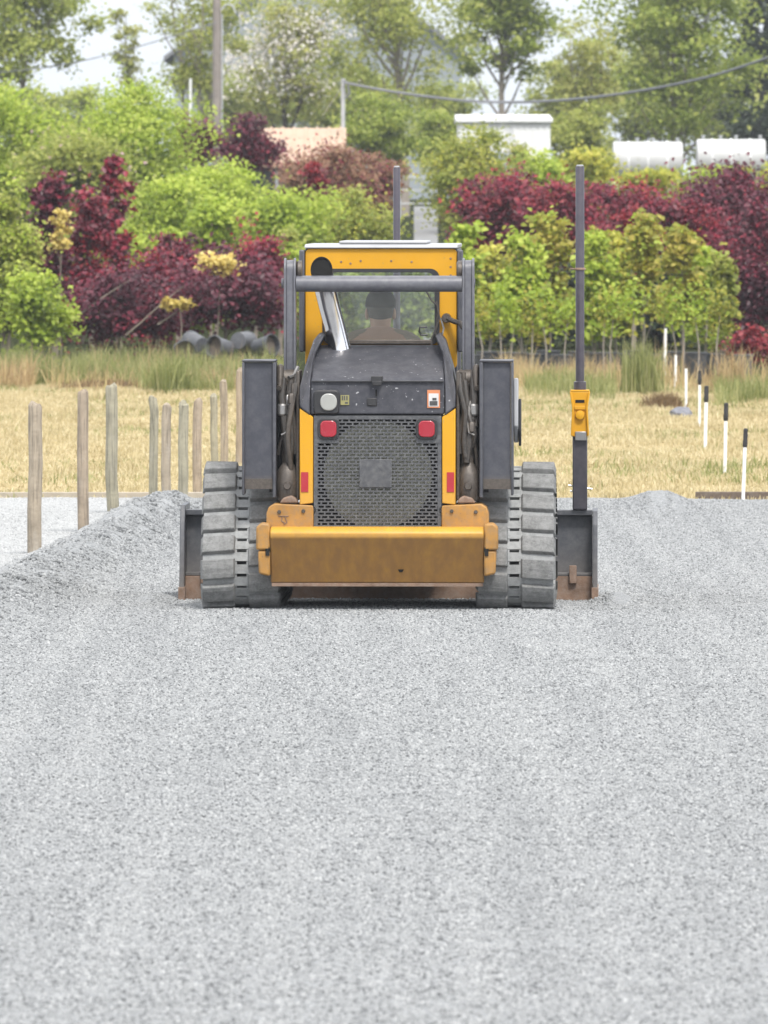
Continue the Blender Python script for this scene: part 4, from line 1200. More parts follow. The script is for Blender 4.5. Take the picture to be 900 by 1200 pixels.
def track(side):
    sg = 1 if side > 0 else -1
    root = MB()
    nseg = NL * 8
    bands = [(.585, .764), (.820, 1.018)]
    for x0, x1 in bands:                          # belt
        ring = []
        for i in range(nseg):
            p, tq, nn = frame(i * LT / nseg)
            a = p - nn * .035
            ring.append(((x0, *p), (x1, *p), (x1, *a), (x0, *a)))
        vs = [(sg * v[0], v[1], v[2]) for r_ in ring for v in r_]
        fs = []
        for i in range(nseg):
            j = (i + 1) % nseg
            for k in range(4):
                fs.append((i * 4 + k, i * 4 + (k + 1) % 4, j * 4 + (k + 1) % 4, j * 4 + k))
        root.add(vs, fs)
    for i in range(NL * 2):                        # rungs across the sprocket holes
        s0 = i * PITCH / 2
        vs = []
        for x in (.75, .837):
            for ds, dn in ((-.0265, .004), (.0265, .004), (.022, -.034), (-.022, -.034)):
                p, tq, nn = frame(s0 + ds)
                c = p + nn * dn
                vs.append((sg * x, c[0], c[1]))
        root.add(vs, [(0, 1, 2, 3), (7, 6, 5, 4), (0, 4, 5, 1), (1, 5, 6, 2), (2, 6, 7, 3), (3, 7, 4, 0)])
    o = root.build('track', 'rubber_belt', LD, smooth=False)
    lug = MB()
    r_ = np.random.default_rng(5 + side)
    for i in range(NL):
        for (x0, x1, off, sk) in ((.566, .760, .5, .004), (.826, 1.032, 0.0, .006)):
            s0 = (i + off) * PITCH
            hl = PITCH * .5 - .013
            vs = []
            for dn, ins in ((-.012, 0), (.030, .010)):
                for x, e in ((x0, 0), (x1, 1)):
                    xx = x + (ins if e == 0 else -ins) * (1.2)
                    kk = sk * (1 if e else -1)
                    for m in np.linspace(-1, 1, 5):
                        p, tq, nn = frame(s0 + m * (hl - ins) + kk)
                        c = p + nn * (dn + (r_.normal(0, .0012) if dn > 0 else 0))
                        vs.append((sg * xx, c[0], c[1]))
            fs = []
            A, B, Cc, Dd = 0, 5, 10, 15             # base-left, base-right, top-left, top-right
            for m in range(4):
                fs += [(Cc + m, Cc + m + 1, Dd + m + 1, Dd + m), (A + m, A + m + 1, Cc + m + 1, Cc + m), (B + m + 1, B + m, Dd + m, Dd + m + 1)]
            fs += [(A, Cc, Dd, B), (A + 4, B + 4, Dd + 4, Cc + 4)]
            lug.add(vs, fs)
    lo = lug.build('tread_lug', 'rubber_dusty', o, smooth=False)
    b = lo.modifiers.new('bevel', 'BEVEL'); b.width = .0055; b.segments = 2; b.limit_method = 'ANGLE'; b.angle_limit = R(35)
    tag(lo, kind='stuff') if False else None
    # undercarriage
    fr = MB()
    fr.prism_x([(.22, .12), (2.05, .12), (2.0, .36), (1.2, .5), (.5, .5), (.2, .34)], sg * .62, sg * .70)
    fr.prism_x([(.30, .14), (1.98, .14), (1.9, .36), (.4, .36)], sg * .90, sg * .96)
    fr.build('track_frame', 'black', LD, bevel=.01)
    sp = MB(); sp.lathe([(.02, .70), (.19, .70), (.215, .76), (.225, .78), (.225, .81), (.19, .83), (.02, .83)], (0, .56, .555), 'x', 24)
    if sg < 0: sp.v = [(-x, y, z) for x, y, z in sp.v]
    sp.build('sprocket', 'black', LD)
    for (cy, cz, rr) in ((.27, .25, .18), (2.02, .25, .18), (.75, .14, .10), (1.15, .14, .10), (1.55, .14, .10)):
        ro = MB(); ro.lathe([(.02, .64), (rr, .65), (rr, .74), (rr * .6, .76), (rr * .6, .83), (rr, .85), (rr, .95), (.02, .96)], (0, cy, cz), 'x', 20)
        if sg < 0: ro.v = [(-x, y, z) for x, y, z in ro.v]
        ro.build('roller', 'black', LD)


track(-1); track(1)

# --- chassis
MB().box(-.57, .57, .25, 2.1, .22, .47).build('chassis', 'black', LD, bevel=.01)
MB().box(-.45, .45, .12, .7, .47, .62).build('chassis', 'black', LD, bevel=.01)
for sg in (-1, 1):
    mb = MB()
    prof = [(sg * .372, .470), (sg * .372, .60), (sg * .375, .622), (sg * .60, .632), (sg * .632, .612), (sg * .645, .575), (sg * .645, .470)]
    mb.prism_y(prof, -.03, .42)
    pl = mb.build('rear_fender', 'yellow_frame', LD, bevel=.006)
    for bx_, bz in ((.43, .59), (.57, .585)):
        MB().lathe([(.012, -.008), (.009, -.012)], (sg * bx_, -.03, bz), 'y', 8).build('bolt', 'greasy_steel', pl)
# small cast mark on the left fender
mk = MB()
for a, b in (((-.575, .560), (-.515, .560)), ((-.555, .553), (-.555, .530)), ((-.555, .530), (-.540, .522)), ((-.535, .553), (-.525, .525)), ((-.525, .525), (-.543, .512))):
    mk.tube([(a[0], -.0325, a[1]), (b[0], -.0325, b[1])], .003, 5)
mk.build('cast_mark', 'rust', LD)

# --- rear bumper
prof = [(.03, .500), (-.10, .500), (-.135, .490), (-.155, .470), (-.158, .440), (-.150, .425), (-.06, .175), (.03, .175)]
bp = MB().prism_x(prof, -.618, .618).build('rear_bumper', 'yellow_dirty', LD, bevel=.008, seg=3)
sm = MB(); sm.prism_x([(-.1285, .372), (-.1265, .366), (-.120, .368), (-.122, .374)], -.615, .615); sm.build('weld_seam', 'yellow_dirty', bp)
MB().box(-.612, .612, -.062, .02, .155, .1745).build('bumper_lip', 'rust', LD)
MB().add([(.12, -.098, .255), (.155, -.098, .255), (.145, -.088, .238), (.128, -.088, .238)], [(0, 1, 2, 3)]).build('drain_slot', 'opening_black', bp)
for sg in (-1, 1):
    mb = MB()
    mb.prism_y([(sg * .619, .215), (sg * .685, .23), (sg * .69, .365), (sg * .619, .365)], -.13, .03)
    mb.prism_y([(sg * .619, .368), (sg * .70, .368), (sg * .70, .50), (sg * .672, .525), (sg * .619, .52)], -.14, .03)
    eb = mb.build('bumper_end', 'yellow_frame', LD, bevel=.012)
    MB().box(*(sorted((sg * .622, sg * .645))), -.1385, -.12, .335, .385).build('slot', 'opening_black', eb)

# --- grille
gy0 = -.005
GW, GZ0, GZ1 = .370, .478, 1.143
g = MB()
bd = .022
g.box(-GW, GW, gy0, gy0 + .03, GZ0, GZ0 + bd); g.box(-GW, GW, gy0, gy0 + .03, GZ1 - bd, GZ1)
g.box(-GW, -GW + bd, gy0, gy0 + .03, GZ0 + bd, GZ1 - bd); g.box(GW - bd, GW, gy0, gy0 + .03, GZ0 + bd, GZ1 - bd)
rows = 31
rp = (GZ1 - GZ0 - 2 * bd) / rows
cp = .0405
xa, xb = -GW + bd, GW - bd
for i in range(rows):
    z0 = GZ0 + bd + i * rp
    g.box(xa, xb, gy0 + .003, gy0 + .007, z0, z0 + rp * .40)
    zz0, zz1 = z0 + rp * .40, z0 + rp
    off = (i % 2) * cp / 2
    edges = []
    x = xa - off
    while x < xb:
        a, b = x + cp * .40 - cp * .5 + .012, x + cp * .40 - cp * .5 + .023
        edges.append((x + .016, x + .0255)); x += cp
    for a, b in edges:
        a, b = max(a, xa), min(b, xb)
        if b > a: g.box(a, b, gy0 + .003, gy0 + .007, zz0, zz1)
gr = g.build('grille', 'grille_grey', LD, smooth=False)
# blank plates: lamp corners and centre badge plate
MB().box(-.105, .083, gy0 - .003, gy0 + .002, .727, .890).build('blank_plate', 'grille_grey', gr, bevel=.002)
for sg in (-1, 1):
    x0, x1 = (-.369, -.225) if sg < 0 else (.225, .369)
    MB().box(x0, x1, gy0 - .002, gy0 + .002, .985, 1.142).build('lamp_plate', 'grille_grey', gr)
    cx = sg * .285
    bz = MB().prism_y(roundrect(cx - .062, cx + .062, 1.005, 1.128, .032), gy0 - .016, gy0 - .003).build('tail_light', 'black', LD, bevel=.004)
    MB().prism_y(roundrect(cx - .047, cx + .047, 1.019, 1.114, .028), gy0 - .028, gy0 - .0165).build('lens', 'red_lens', bz, bevel=.008, seg=3)
MB().lathe([(.315, .035), (.315, .026), (.15, .022), (.02, .022)][::-1], (.0, 0, .80), 'y', 48).build('radiator', 'radiator_dust', LD)
MB().box(-.36, .36, .055, .12, .485, 1.165).build('radiator_housing', 'opening_black', LD)

# --- side body panels
for sg in (-1, 1):
    a, b = .374, .452
    pr = [(sg * a, .635), (sg * b, .625), (sg * b, 1.185), (sg * a, 1.135)]
    sp = MB().prism_y(pr, -.012, .75).build('side_panel', 'yellow', LD, bevel=.006)
    MB().box(*sorted((sg * .402, sg * .444)), -.0165, -.0125, .70, .815).build('reflector', 'reflector_red', sp)
    MB().lathe([(.022, -.02), (.03, 0), (.02, .03)], (sg * .385, .0, .595), 'y', 10).build('panel_hinge', 'black', LD)

# --- hood
def yh(x, z):
    return 0.0 if z < 1.345 else (z - 1.345) / (1.535 - 1.345) * .55
hp = [(.0, 1.150), (.012, 1.345), (.03, 1.358), (.53, 1.525), (.60, 1.54), (.74, 1.54), (.74, 1.150)]
hd = MB().prism_x(hp, -.388, .388).build('hood', 'hood_grey', LD, bevel=.01, seg=3)
for sg in (-1, 1):
    pr = [(.390, 1.142), (.452, 1.192), (.452, 1.30), (.430, 1.42), (.385, 1.575), (.352, 1.618), (.325, 1.60), (.372, 1.50), (.390, 1.36)]
    MB().prism_y([(sg * x, z) for x, z in pr], lambda x, z: -.02 + (0 if z < 1.33 else (z - 1.33) * 1.7), .76).build('hood_flank', 'hood_grey', LD, bevel=.01, seg=3)
MB().box(-.385, .385, -.004, .011, 1.338, 1.3445).build('hood_seam', 'black', hd)
lt = MB(); lt.box(-.038, .030, -.03, .05, 1.335, 1.372); lt.box(-.030, .022, -.036, -.030, 1.318, 1.345); lt.build('latch', 'black', hd, bevel=.005)
MB().box(-.022, .004, .045, .20, 1.368, 1.425).build('latch_strip', 'link_grey', hd) if False else None
MB().box(-.062, -.004, -.006, .002, 1.20, 1.245).build('black_bit', 'black', hd, bevel=.004)  # small black piece on the hood's rear face
MB().box(-.012, -.003, -.0065, .002, 1.255, 1.295).build('key_slot', 'opening_black', hd)
hl = MB().prism_y(roundrect(-.372, -.222, 1.152, 1.292, .025), -.02, .01).build('headlight', 'black', LD, bevel=.008)
MB().prism_y(roundrect(-.332, -.235, 1.172, 1.272, .044, 7), -.034, -.0205).build('lens', 'lamp_lens', hl, bevel=.010, seg=3)
st = MB().box(-.215, -.165, -.004, .002, 1.205, 1.262).build('serial_sticker', 'label_olive', hd)
mk = MB()
for x in (-.208, -.196, -.182):
    mk.box(x, x + .008, -.0055, -.0042, 1.232, 1.258)
mk.box(-.190, -.172, -.0055, -.0042, 1.212, 1.222)
mk.build('sticker_print', 'label_dark', st)
wl = MB().box(.288, .362, -.004, .002, 1.188, 1.292).build('warning_label', 'label_orange', hd)
MB().box(.296, .354, -.006, -.0042, 1.196, 1.272).build('label_face', 'label_white', wl)
mk = MB(); mk.box(.302, .348, -.008, -.0062, 1.202, 1.228); mk.box(.318, .342, -.008, -.0062, 1.232, 1.246)
mk.build('pictogram', 'label_dark', wl)

# --- exhaust
mb = MB()
mb.tube([(-.235, .56, 1.50), (-.245, .56, 1.56), (-.268, .55, 1.66), (-.300, .53, 1.78), (-.322, .50, 1.88), (-.332, .45, 1.95), (-.336, .39, 1.99)], [.070, .064, .062, .062, .063, .063, .062], 22)
ex = mb.build('exhaust_pipe', 'chrome', LD)
mb = MB(); mb.lathe([(.061, .0), (.063, -.006), (.058, -.008), (.054, .02)], (0, 0, 0), 'y', 24)
mo = mb.build('exhaust_mouth', 'opening_black', ex); mo.scale = (1.03, 1, 1.25); mo.location = (-.337, .355, 1.985)

# --- cab
CY0, CY1 = .76, 2.15
cw = .447
zt, zb = 2.108, 1.40
op = roundrect(-.335, .335, 1.552, 1.985, .05, 6)
out = roundrect(-cw, cw, zb, zt, .03, 6)
mb = MB(); ring_y(mb, out, op, CY0, CY0 + .05)
cab = mb.build('cab', 'yellow', LD, bevel=.005)
mb = MB(); ring_y(mb, roundrect(-.345, .345, 1.542, 1.99, .055, 6), roundrect(-.315, .315, 1.570, 1.968, .045, 6), CY0 - .012, CY0 + .012)
mb.build('window_seal', 'black', cab)
MB().prism_y(roundrect(-.318, .318, 1.567, 1.971, .046, 6), CY0 + .018, CY0 + .024).build('rear_window', 'glass_cab', cab)
# brown sill strip
MB().box(-.30, .30, CY0 - .03, CY0 - .013, 1.545, 1.572).build('window_sill', 'greasy_steel', cab, bevel=.005)
# roof
mb = MB(); mb.prism_x([(CY0 - .02, zt + .001), (CY0 - .02, zt + .012), (CY0 + .05, zt + .026), (CY1 + .1, zt + .026), (CY1 + .16, zt + .015), (CY1 + .16, zt + .001)], -cw - .004, cw + .004)
rf = mb.build('roof', 'roof_grey', cab, bevel=.008)
MB().box(-.25, .27, CY0 + .05, CY1 - .2, zt + .027, zt + .045).build('roof_hatch', 'roof_grey', rf, bevel=.008)
# sides: dark pillars and glass
for sg in (-1, 1):
    mb = MB()
    x0, x1 = sorted((sg * (cw - .04), sg * (cw + .002)))
    mb.box(x0, x1, CY0 + .052, CY0 + .16, .62, zt); mb.box(x0, x1, CY1 - .1, CY1, .62, zt)
    mb.box(x0, x1, CY0 + .16, CY1 - .1, zt - .1, zt); mb.box(x0, x1, CY0 + .16, CY1 - .1, .62, 1.35)
    mb.build('cab_side', 'charcoal', cab, bevel=.006)
    xx = sg * (cw - .02)
    MB().box(xx - .003, xx + .003, CY0 + .162, CY1 - .102, 1.352, zt - .102).build('side_window', 'glass_front', cab)
    MB().box(*sorted((sg * (cw + .003), sg * (cw + .035))), CY0 - .03, CY0 + .10, 1.5, 2.10).build('cab_pillar', 'charcoal', cab, bevel=.008)
mb = MB(); ring_y(mb, roundrect(-cw + .045, cw - .045, .62, zt - .002, .02, 3), roundrect(-.36, .36, .95, 2.02, .04, 3), CY1 - .06, CY1 - .003)
mb.build('cab_front', 'charcoal', cab)
MB().prism_y(roundrect(-.365, .365, .945, 2.025, .04, 3), CY1 - .035, CY1 - .03).build('windshield', 'glass_front', cab)
MB().box(-cw + .05, cw - .05, CY0 + .05, CY1 - .07, .58, .64).build('cab_floor', 'black', LD)
# seat
mb = MB(); mb.box(-.24, .22, 1.22, 1.68, .88, 1.0); seat = mb.build('seat', 'upholstery', LD, bevel=.03, seg=3)
MB().prism_x([(1.10, .98), (1.24, .98), (1.20, 1.52), (1.10, 1.52)], -.23, .21).build('backrest', 'upholstery', seat, bevel=.04, seg=3)
MB().box(-.2, .18, 1.3, 1.6, .64, .88).build('seat_base', 'black', seat)
for sg in (-1, 1):
    jx = sg * .30
    MB().box(jx - .05, jx + .05, 1.35, 1.75, .64, 1.12).build('control_console', 'black', LD, bevel=.02)
    MB().tube([(jx, 1.72, 1.12), (jx, 1.73, 1.22), (jx, 1.74, 1.26)], [.012, .02, .024], 8).build('joystick', 'black', LD)
# mirror and wiring behind the window
MB().tube([(.275, .742, 1.60), (.235, .738, 1.60), (.225, .738, 1.62), (.228, .738, 1.645), (.27, .742, 1.645)], .006, 6).build('grab_handle', 'black', cab)
for k, path in enumerate(([(.24, .74, 1.93), (.26, .735, 1.87), (.30, .735, 1.80), (.335, .735, 1.77), (.33, .735, 1.66), (.30, .73, 1.58), (.30, .72, 1.53)],
                          [(.325, .735, 1.80), (.345, .73, 1.70), (.32, .73, 1.62), (.34, .72, 1.54)],
                          [(.35, .735, 1.70), (.37, .73, 1.64), (.355, .73, 1.58), (.37, .72, 1.53)])):
    MB().tube(path, .006, 6).build('wiring', 'rubber_hose' if k < 2 else 'bare_steel', cab)
MB().lathe([(.025, -.01), (.03, .03), (.02, .06)], (.385, .735, 1.70), 'y', 10).build('hose_fitting', 'greasy_steel', cab)
MB().tube([(.39, .74, 1.70), (.43, .70, 1.68), (.47, .66, 1.67), (.49, .62, 1.64)], .016, 8).build('hydraulic_hose', 'rubber_hose', LD)
# rivets on the rear header
mb = MB()
for x, z in ((-.235, 2.03), (-.18, 2.02), (-.12, 2.035), (.06, 2.035), (.18, 2.03), (.41, 1.95), (.41, 2.0), (.41, 2.05)):
    mb.lathe([(.007, 0), (.005, -.004)], (x, CY0, z), 'y', 8)
mb.build('rivet', 'rust', cab)

# --- loader links and crossbar
LY = .36
for sg in (-1, 1):
    xi, xo = .486, .556
    mb = MB()
    zt_, zb_ = 2.055, 1.32
    # channel: web + two rims, rounded ends (profile in y,z extruded in x)
    def oval(z0, z1, w):
        pts = []
        for a in np.linspace(-90, 90, 9): pts.append((LY + w * math.sin(R(a)), z1 - w + w * math.cos(R(a))))
        for a in np.linspace(90, 270, 9): pts.append((LY + w * math.sin(R(a)), z0 + w + w * math.cos(R(a))))
        return pts
    a, b = sorted((sg * (xi + .014), sg * (xo - .014)))
    mb.prism_x(oval(zb_ + .02, zt_ - .012, .055), a, b)
    a, b = sorted((sg * xi, sg * (xi + .0138))); mb.prism_x(oval(zb_, zt_, .07), a, b)
    a, b = sorted((sg * (xo - .0138), sg * xo)); mb.prism_x(oval(zb_, zt_, .07), a, b)
    lk = mb.build('lift_link', 'link_grey', LD, bevel=.003)
    a = sg * .452; b = sg * .484
    MB().lathe([(.045, min(a, b)), (.055, min(a, b) + .01), (.055, max(a, b))], (0, LY, 1.985), 'x', 16).build('pivot_pin', 'greasy_steel', LD)
    pm = MB().lathe([(.05, -.058), (.062, -.05), (.062, .05), (.05, .058)], (sg * .521, LY - .045, 1.345), 'x', 16).build('pivot_pin', 'greasy_steel', LD)
    MB().lathe([(.028, -.012), (.03, .0)], (sg * .56, LY, 1.907), 'x', 12).build('bolt', 'link_grey', lk)
MB().tube([(-.484, LY - .035, 1.905), (.484, LY - .035, 1.905)], .0475, 24).build('cross_tube', 'link_grey', LD)

# --- rear lift-arm uprights
for sg in (-1, 1):
    def bx(mb, a, b, *r_): x0, x1 = sorted((sg * a, sg * b)); mb.box(x0, x1, *r_)
    mb = MB()
    bx(mb, .612, .772, .045, .06, .715, 1.4515)      # web
    up = mb.build('lift_arm', 'arm_grey', LD)
    mb = MB()
    bx(mb, .590, .611, .02, .22, .665, 1.452)
    bx(mb, .773, .788, .02, .22, .68, 1.452)
    bx(mb, .590, .788, .018, .22, 1.4525, 1.467)
    mb.build('arm_flange', 'charcoal', up, bevel=.006)
    mb = MB(); bx(mb, .612, .772, .036, .0445, .716, .775); mb.build('arm_bottom_plate', 'greasy_steel', up)
    mb = MB(); bx(mb, .55, .5895, .06, .2, 1.30, 1.44); mb.build('arm_boss', 'greasy_steel', up, bevel=.02)
    if sg > 0:
        mb = MB(); mb.prism_x([(.08, 1.08), (.2, .98), (.26, 1.0), (.26, 1.34), (.1, 1.36)], .789, .815); mb.build('arm_cover', 'roof_grey', up, bevel=.006)
        mb = MB(); mb.prism_x([(.10, 1.05), (.2, .96), (.25, .98), (.25, 1.22), (.11, 1.24)], .816, .832); mb.build('arm_guard', 'black', up, bevel=.006)

    # hydraulics between arm and body
    MB().lathe([(.03, .635), (.055, .65), (.068, .69), (.07, .76), (.06, .82), (.035, .86), (.03, .87)], (sg * .525, .10, 0), 'z', 18).build('cylinder_base', 'greasy_steel', LD)
    MB().lathe([(.02, -.018), (.024, 0)], (sg * .525, .03, .735), 'y', 10).build('grease_cap', 'greasy_steel', LD)
    MB().tube([(sg * .525, .12, .84), (sg * .535, .16, 1.06), (sg * .548, .2, 1.30)], [.034, .036, .034], 14).build('lift_cylinder', 'greasy_steel', LD)
    MB().tube([(sg * .553, .10, 1.36), (sg * .56, .08, 1.25), (sg * .545, .07, 1.12), (sg * .53, .06, 1.0), (sg * .515, .06, .87)], .021, 10).build('hydraulic_hose', 'rubber_hose', LD)
    MB().tube([(sg * .47, .09, 1.38), (sg * .48, .05, 1.28), (sg * .51, .04, 1.16), (sg * .50, .05, 1.0), (sg * .51, .05, .90)], .017, 10).build('hydraulic_hose', 'rubber_hose', LD)
    MB().tube([(sg * .50, .12, 1.34), (sg * .515, .08, 1.22), (sg * .49, .07, 1.08), (sg * .475, .08, .92)], .022, 10).build('hydraulic_hose', 'rubber_hose', LD)
    MB().tube([(sg * .515, .05, 1.155), (sg * .53, .025, 1.045), (sg * .56, .03, 1.03)], .006, 6).build('hose_tie', 'bare_steel', LD)
    MB().lathe([(.022, 1.14), (.03, 1.15), (.03, 1.2), (.022, 1.21)], (sg * .555, .07, 0), 'z', 12).build('hose_coupling', 'bare_steel', LD)
    hr = np.random.default_rng(40 + sg)
    for q in range(5):
        xa_, xb_ = hr.uniform(.482, .575), hr.uniform(.482, .575)
        za_, zb_ = hr.uniform(1.18, 1.42), hr.uniform(.70, .98)
        yy_ = hr.uniform(.04, .16)
        path = [(sg * (xa_ + (xb_ - xa_) * f + .012 * math.sin(f * 7 + q)), yy_ - .05 * math.sin(f * 3.1), za_ + (zb_ - za_) * f) for f in np.linspace(0, 1, 8)]
        MB().tube(path, hr.uniform(.009, .016), 8).build('hydraulic_hose', 'rubber_hose' if q % 2 else 'greasy_steel', LD)
        f = hr.uniform(.15, .6); pz = za_ + (zb_ - za_) * f; px_ = xa_ + (xb_ - xa_) * f
        MB().lathe([(.014, pz - .03), (.021, pz - .025), (.021, pz + .02), (.014, pz + .03)], (sg * px_, yy_ - .05 * math.sin(f * 3.1), 0), 'z', 6).build('hose_coupling', 'bare_steel' if q == 1 else 'greasy_steel', LD)
    MB().tube([(sg * .50, .16, 1.30), (sg * .56, .12, 1.33), (sg * .575, .05, 1.30)], .016, 8).build('hydraulic_hose', 'greasy_steel', LD)
    MB().box(*sorted((sg * .455, sg * .475)), .05, .5, .65, 1.40).build('inner_bracket', 'greasy_steel', LD, bevel=.006)
    MB().box(*sorted((sg * .456, sg * .64)), .28, .36, .68, 1.36).build('gap_backing', 'black', LD)  # added black sheet, paints in the dark gaps between the hoses
    mb = MB(); mb.prism_y([(sg * .46, .634), (sg * .57, .634), (sg * .55, .665), (sg * .50, .68), (sg * .47, .66)], .0, .1); mb.build('packed_dirt', 'rust', LD, bevel=.01)
    # upper linkage bracket
    if sg > 0:
        MB().tube([(.512, .2, 1.305), (.50, .12, 1.29), (.505, .08, 1.25), (.53, .1, 1.23)], .008, 6).build('hose_tie', 'bare_steel', LD)
    else:
        MB().tube([(-.47, .2, 1.42), (-.49, .15, 1.37), (-.52, .12, 1.36)], .012, 6).build('hose_tie', 'bare_steel', LD)

# --- grading blade carried ahead of the tracks
BY = 2.62
bw = 1.272
mb = MB()
mb.prism_x([(BY, .06), (BY + .03, .25), (BY + .015, .47), (BY + .045, .47), (BY + .065, .25), (BY + .035, .06)], -bw + .031, bw - .031)
bl = mb.build('grader_blade', 'blade_grey', LD, bevel=.003)
mb = MB(); mb.box(-bw + .031, bw - .031, BY - .04, BY + .05, .472, .505); mb.build('top_rail', 'blade_grey', bl, bevel=.004)
mb = MB(); mb.box(-bw + .031, bw - .031, BY - .10, BY - .002, .105, .125); mb.build('lower_ledge', 'blade_grey', bl, bevel=.004)
mb = MB(); mb.prism_x([(BY - .10, -.055), (BY - .10, .104), (BY + .03, .104), (BY + .03, -.055)], -bw + .031, bw - .031); mb.build('cutting_edge', 'rust', bl, bevel=.004)
for sg in (-1, 1):
    x0, x1 = sorted((sg * (bw - .03), sg * bw))
    zt_ = .50 if sg > 0 else .535
    MB().prism_x([(BY - .22, .0), (BY - .14, .42), (BY - .06, zt_), (BY + .5, zt_), (BY + .6, .2), (BY + .6, -.06), (BY - .22, -.06)], x0, x1).build('side_plate', 'blade_grey', bl, bevel=.005)
    MB().prism_x([(BY - .23, -.065), (BY - .23, .04), (BY + .3, .04), (BY + .3, -.065)], x0 - .006, x1 + .006).build('wear_shoe', 'rust', bl, bevel=.004)
    MB().box(*sorted((sg * 1.10, sg * 1.145)), BY - .13, BY - .101, .06, .17).build('edge_clip', 'rust', bl, bevel=.005)
MB().box(-.35, .35, 2.16, BY - .002, .25, .42).build('coupler', 'black', LD, bevel=.02)

# --- masts
mx, my = 1.165, BY - .02
ms = MB(); ms.box(mx - .045, mx + .045, my - .045, my + .045, .506, 1.0)
ms = ms.build('mast', 'mast_paint', LD, bevel=.008)
cl = MB()
cl.prism_y([(mx - .058, 1.225), (mx + .058, 1.225), (mx + .058, 1.19), (mx + .04, 1.13), (mx + .05, .985), (mx + .05, .955), (mx - .05, .955), (mx - .05, .985), (mx - .04, 1.13), (mx - .058, 1.19)], my - .065, my - .0455)
cl.prism_y([(mx - .062, 1.226), (mx - .05, 1.226), (mx - .036, 1.13), (mx - .046, .96), (mx - .056, .96), (mx - .048, 1.13)], my - .085, my + .06)
cl.prism_y([(mx + .062, 1.226), (mx + .05, 1.226), (mx + .036, 1.13), (mx + .046, .96), (mx + .056, .96), (mx + .048, 1.13)], my - .085, my + .06)
cl.box(mx - .058, mx + .058, my - .066, my + .06, 1.2265, 1.238)
cl = cl.build('mast_clamp', 'yellow', ms, bevel=.003)
MB().box(mx - .028, mx + .028, my - .068, my - .0655, 1.160, 1.178).build('slot', 'opening_black', cl) if False else None
MB().box(mx - .028, mx + .028, my - .0675, my - .0652, 1.160, 1.178).build('clamp_slot', 'opening_black', ms)
MB().lathe([(.030, -.07), (.026, -.09), (.012, -.094)], (mx, my, 1.085), 'y', 14).build('clamp_bolt', 'yellow', ms)
MB().box(mx - .034, mx + .034, my - .075, my - .0655, 1.118, 1.140).build('clamp_bar', 'yellow', ms, bevel=.003)
MB().box(mx - .03, mx + .04, my - .075, my - .0458, .930, .985).build('clamp_latch', 'bare_steel', ms, bevel=.004)
MB().tube([(mx - .06, my - .01, .62), (mx - .046, my - .01, .62)], .007, 6).build('pin', 'bare_steel', ms)
MB().tube([(mx - .07, my, .655), (mx + .075, my, .632)], .006, 6).build('pin', 'bare_steel', ms)
MB().lathe([(.038, 1.239), (.038, 1.285), (.030, 1.29)], (mx, my, 0), 'z', 18).build('mast_collar', 'mast_tube', ms)
MB().lathe([(.0265, 1.291), (.0265, 2.595), (.024, 2.60)], (mx, my, 0), 'z', 18).build('mast_tube', 'mast_tube', ms)
MB().lathe([(.02, 2.601), (.023, 2.606), (.018, 2.61)], (mx, my, 0), 'z', 14).build('mast_cap', 'pole_metal', ms)
rg = MB(); rg.lathe([(.028, 1.966), (.036, 1.970), (.036, 1.978), (.028, 1.982)], (mx, my, 0), 'z', 14); rg.tube([(mx - .06, my, 1.976), (mx - .036, my, 1.974)], .006, 6)
rg.build('mast_ring', 'rust', ms)
nx_ = .045
m2 = MB(); m2.box(nx_ - .045, nx_ + .045, my + .05, my + .14, .40, 1.0); m2 = m2.build('mast', 'mast_paint', LD, bevel=.008)
MB().lathe([(.0215, 1.001), (.0215, 2.590), (.019, 2.595)], (nx_, my + .095, 0), 'z', 16).build('mast_tube', 'mast_tube', m2)
MB().lathe([(.016, 2.596), (.018, 2.600), (.014, 2.604)], (nx_, my + .095, 0), 'z', 12).build('mast_cap', 'pole_metal', m2)

# ------------------------------------------------------------------ operator
def skin_mesh(nodes, edges, root=0, sub=2):
    me = bpy.data.meshes.new('tmp'); me.from_pydata([n[0] for n in nodes], edges, [])
    o = bpy.data.objects.new('tmp', me); COL.objects.link(o)
    sk = o.modifiers.new('skin', 'SKIN'); sk.use_smooth_shade = True
    for i, n in enumerate(nodes):
        me.skin_vertices[0].data[i].radius = n[1] if isinstance(n[1], tuple) else (n[1], n[1])
        me.skin_vertices[0].data[i].use_root = i == root
    ss = o.modifiers.new('sub', 'SUBSURF'); ss.levels = ss.render_levels = sub
    dg = bpy.context.evaluated_depsgraph_get()
    res = bpy.data.meshes.new_from_object(o.evaluated_get(dg))
    bpy.data.objects.remove(o); bpy.data.meshes.remove(me)
    return res


def ellip(bm, c, r, seg=12):
    g_ = bmesh.ops.create_uvsphere(bm, u_segments=seg, v_segments=seg // 2 + 2, radius=1)
    for v in g_['verts']: v.co = Vector((v.co.x * r[0] + c[0], v.co.y * r[1] + c[1], v.co.z * r[2] + c[2]))


def child(me, name, mat, parent):
    me.name = name; me.materials.clear(); me.materials.append(MATS[mat])
    me.polygons.foreach_set('use_smooth', np.ones(len(me.polygons), bool))
    o = bpy.data.objects.new(name, me); COL.objects.link(o); o.parent = parent
    return o


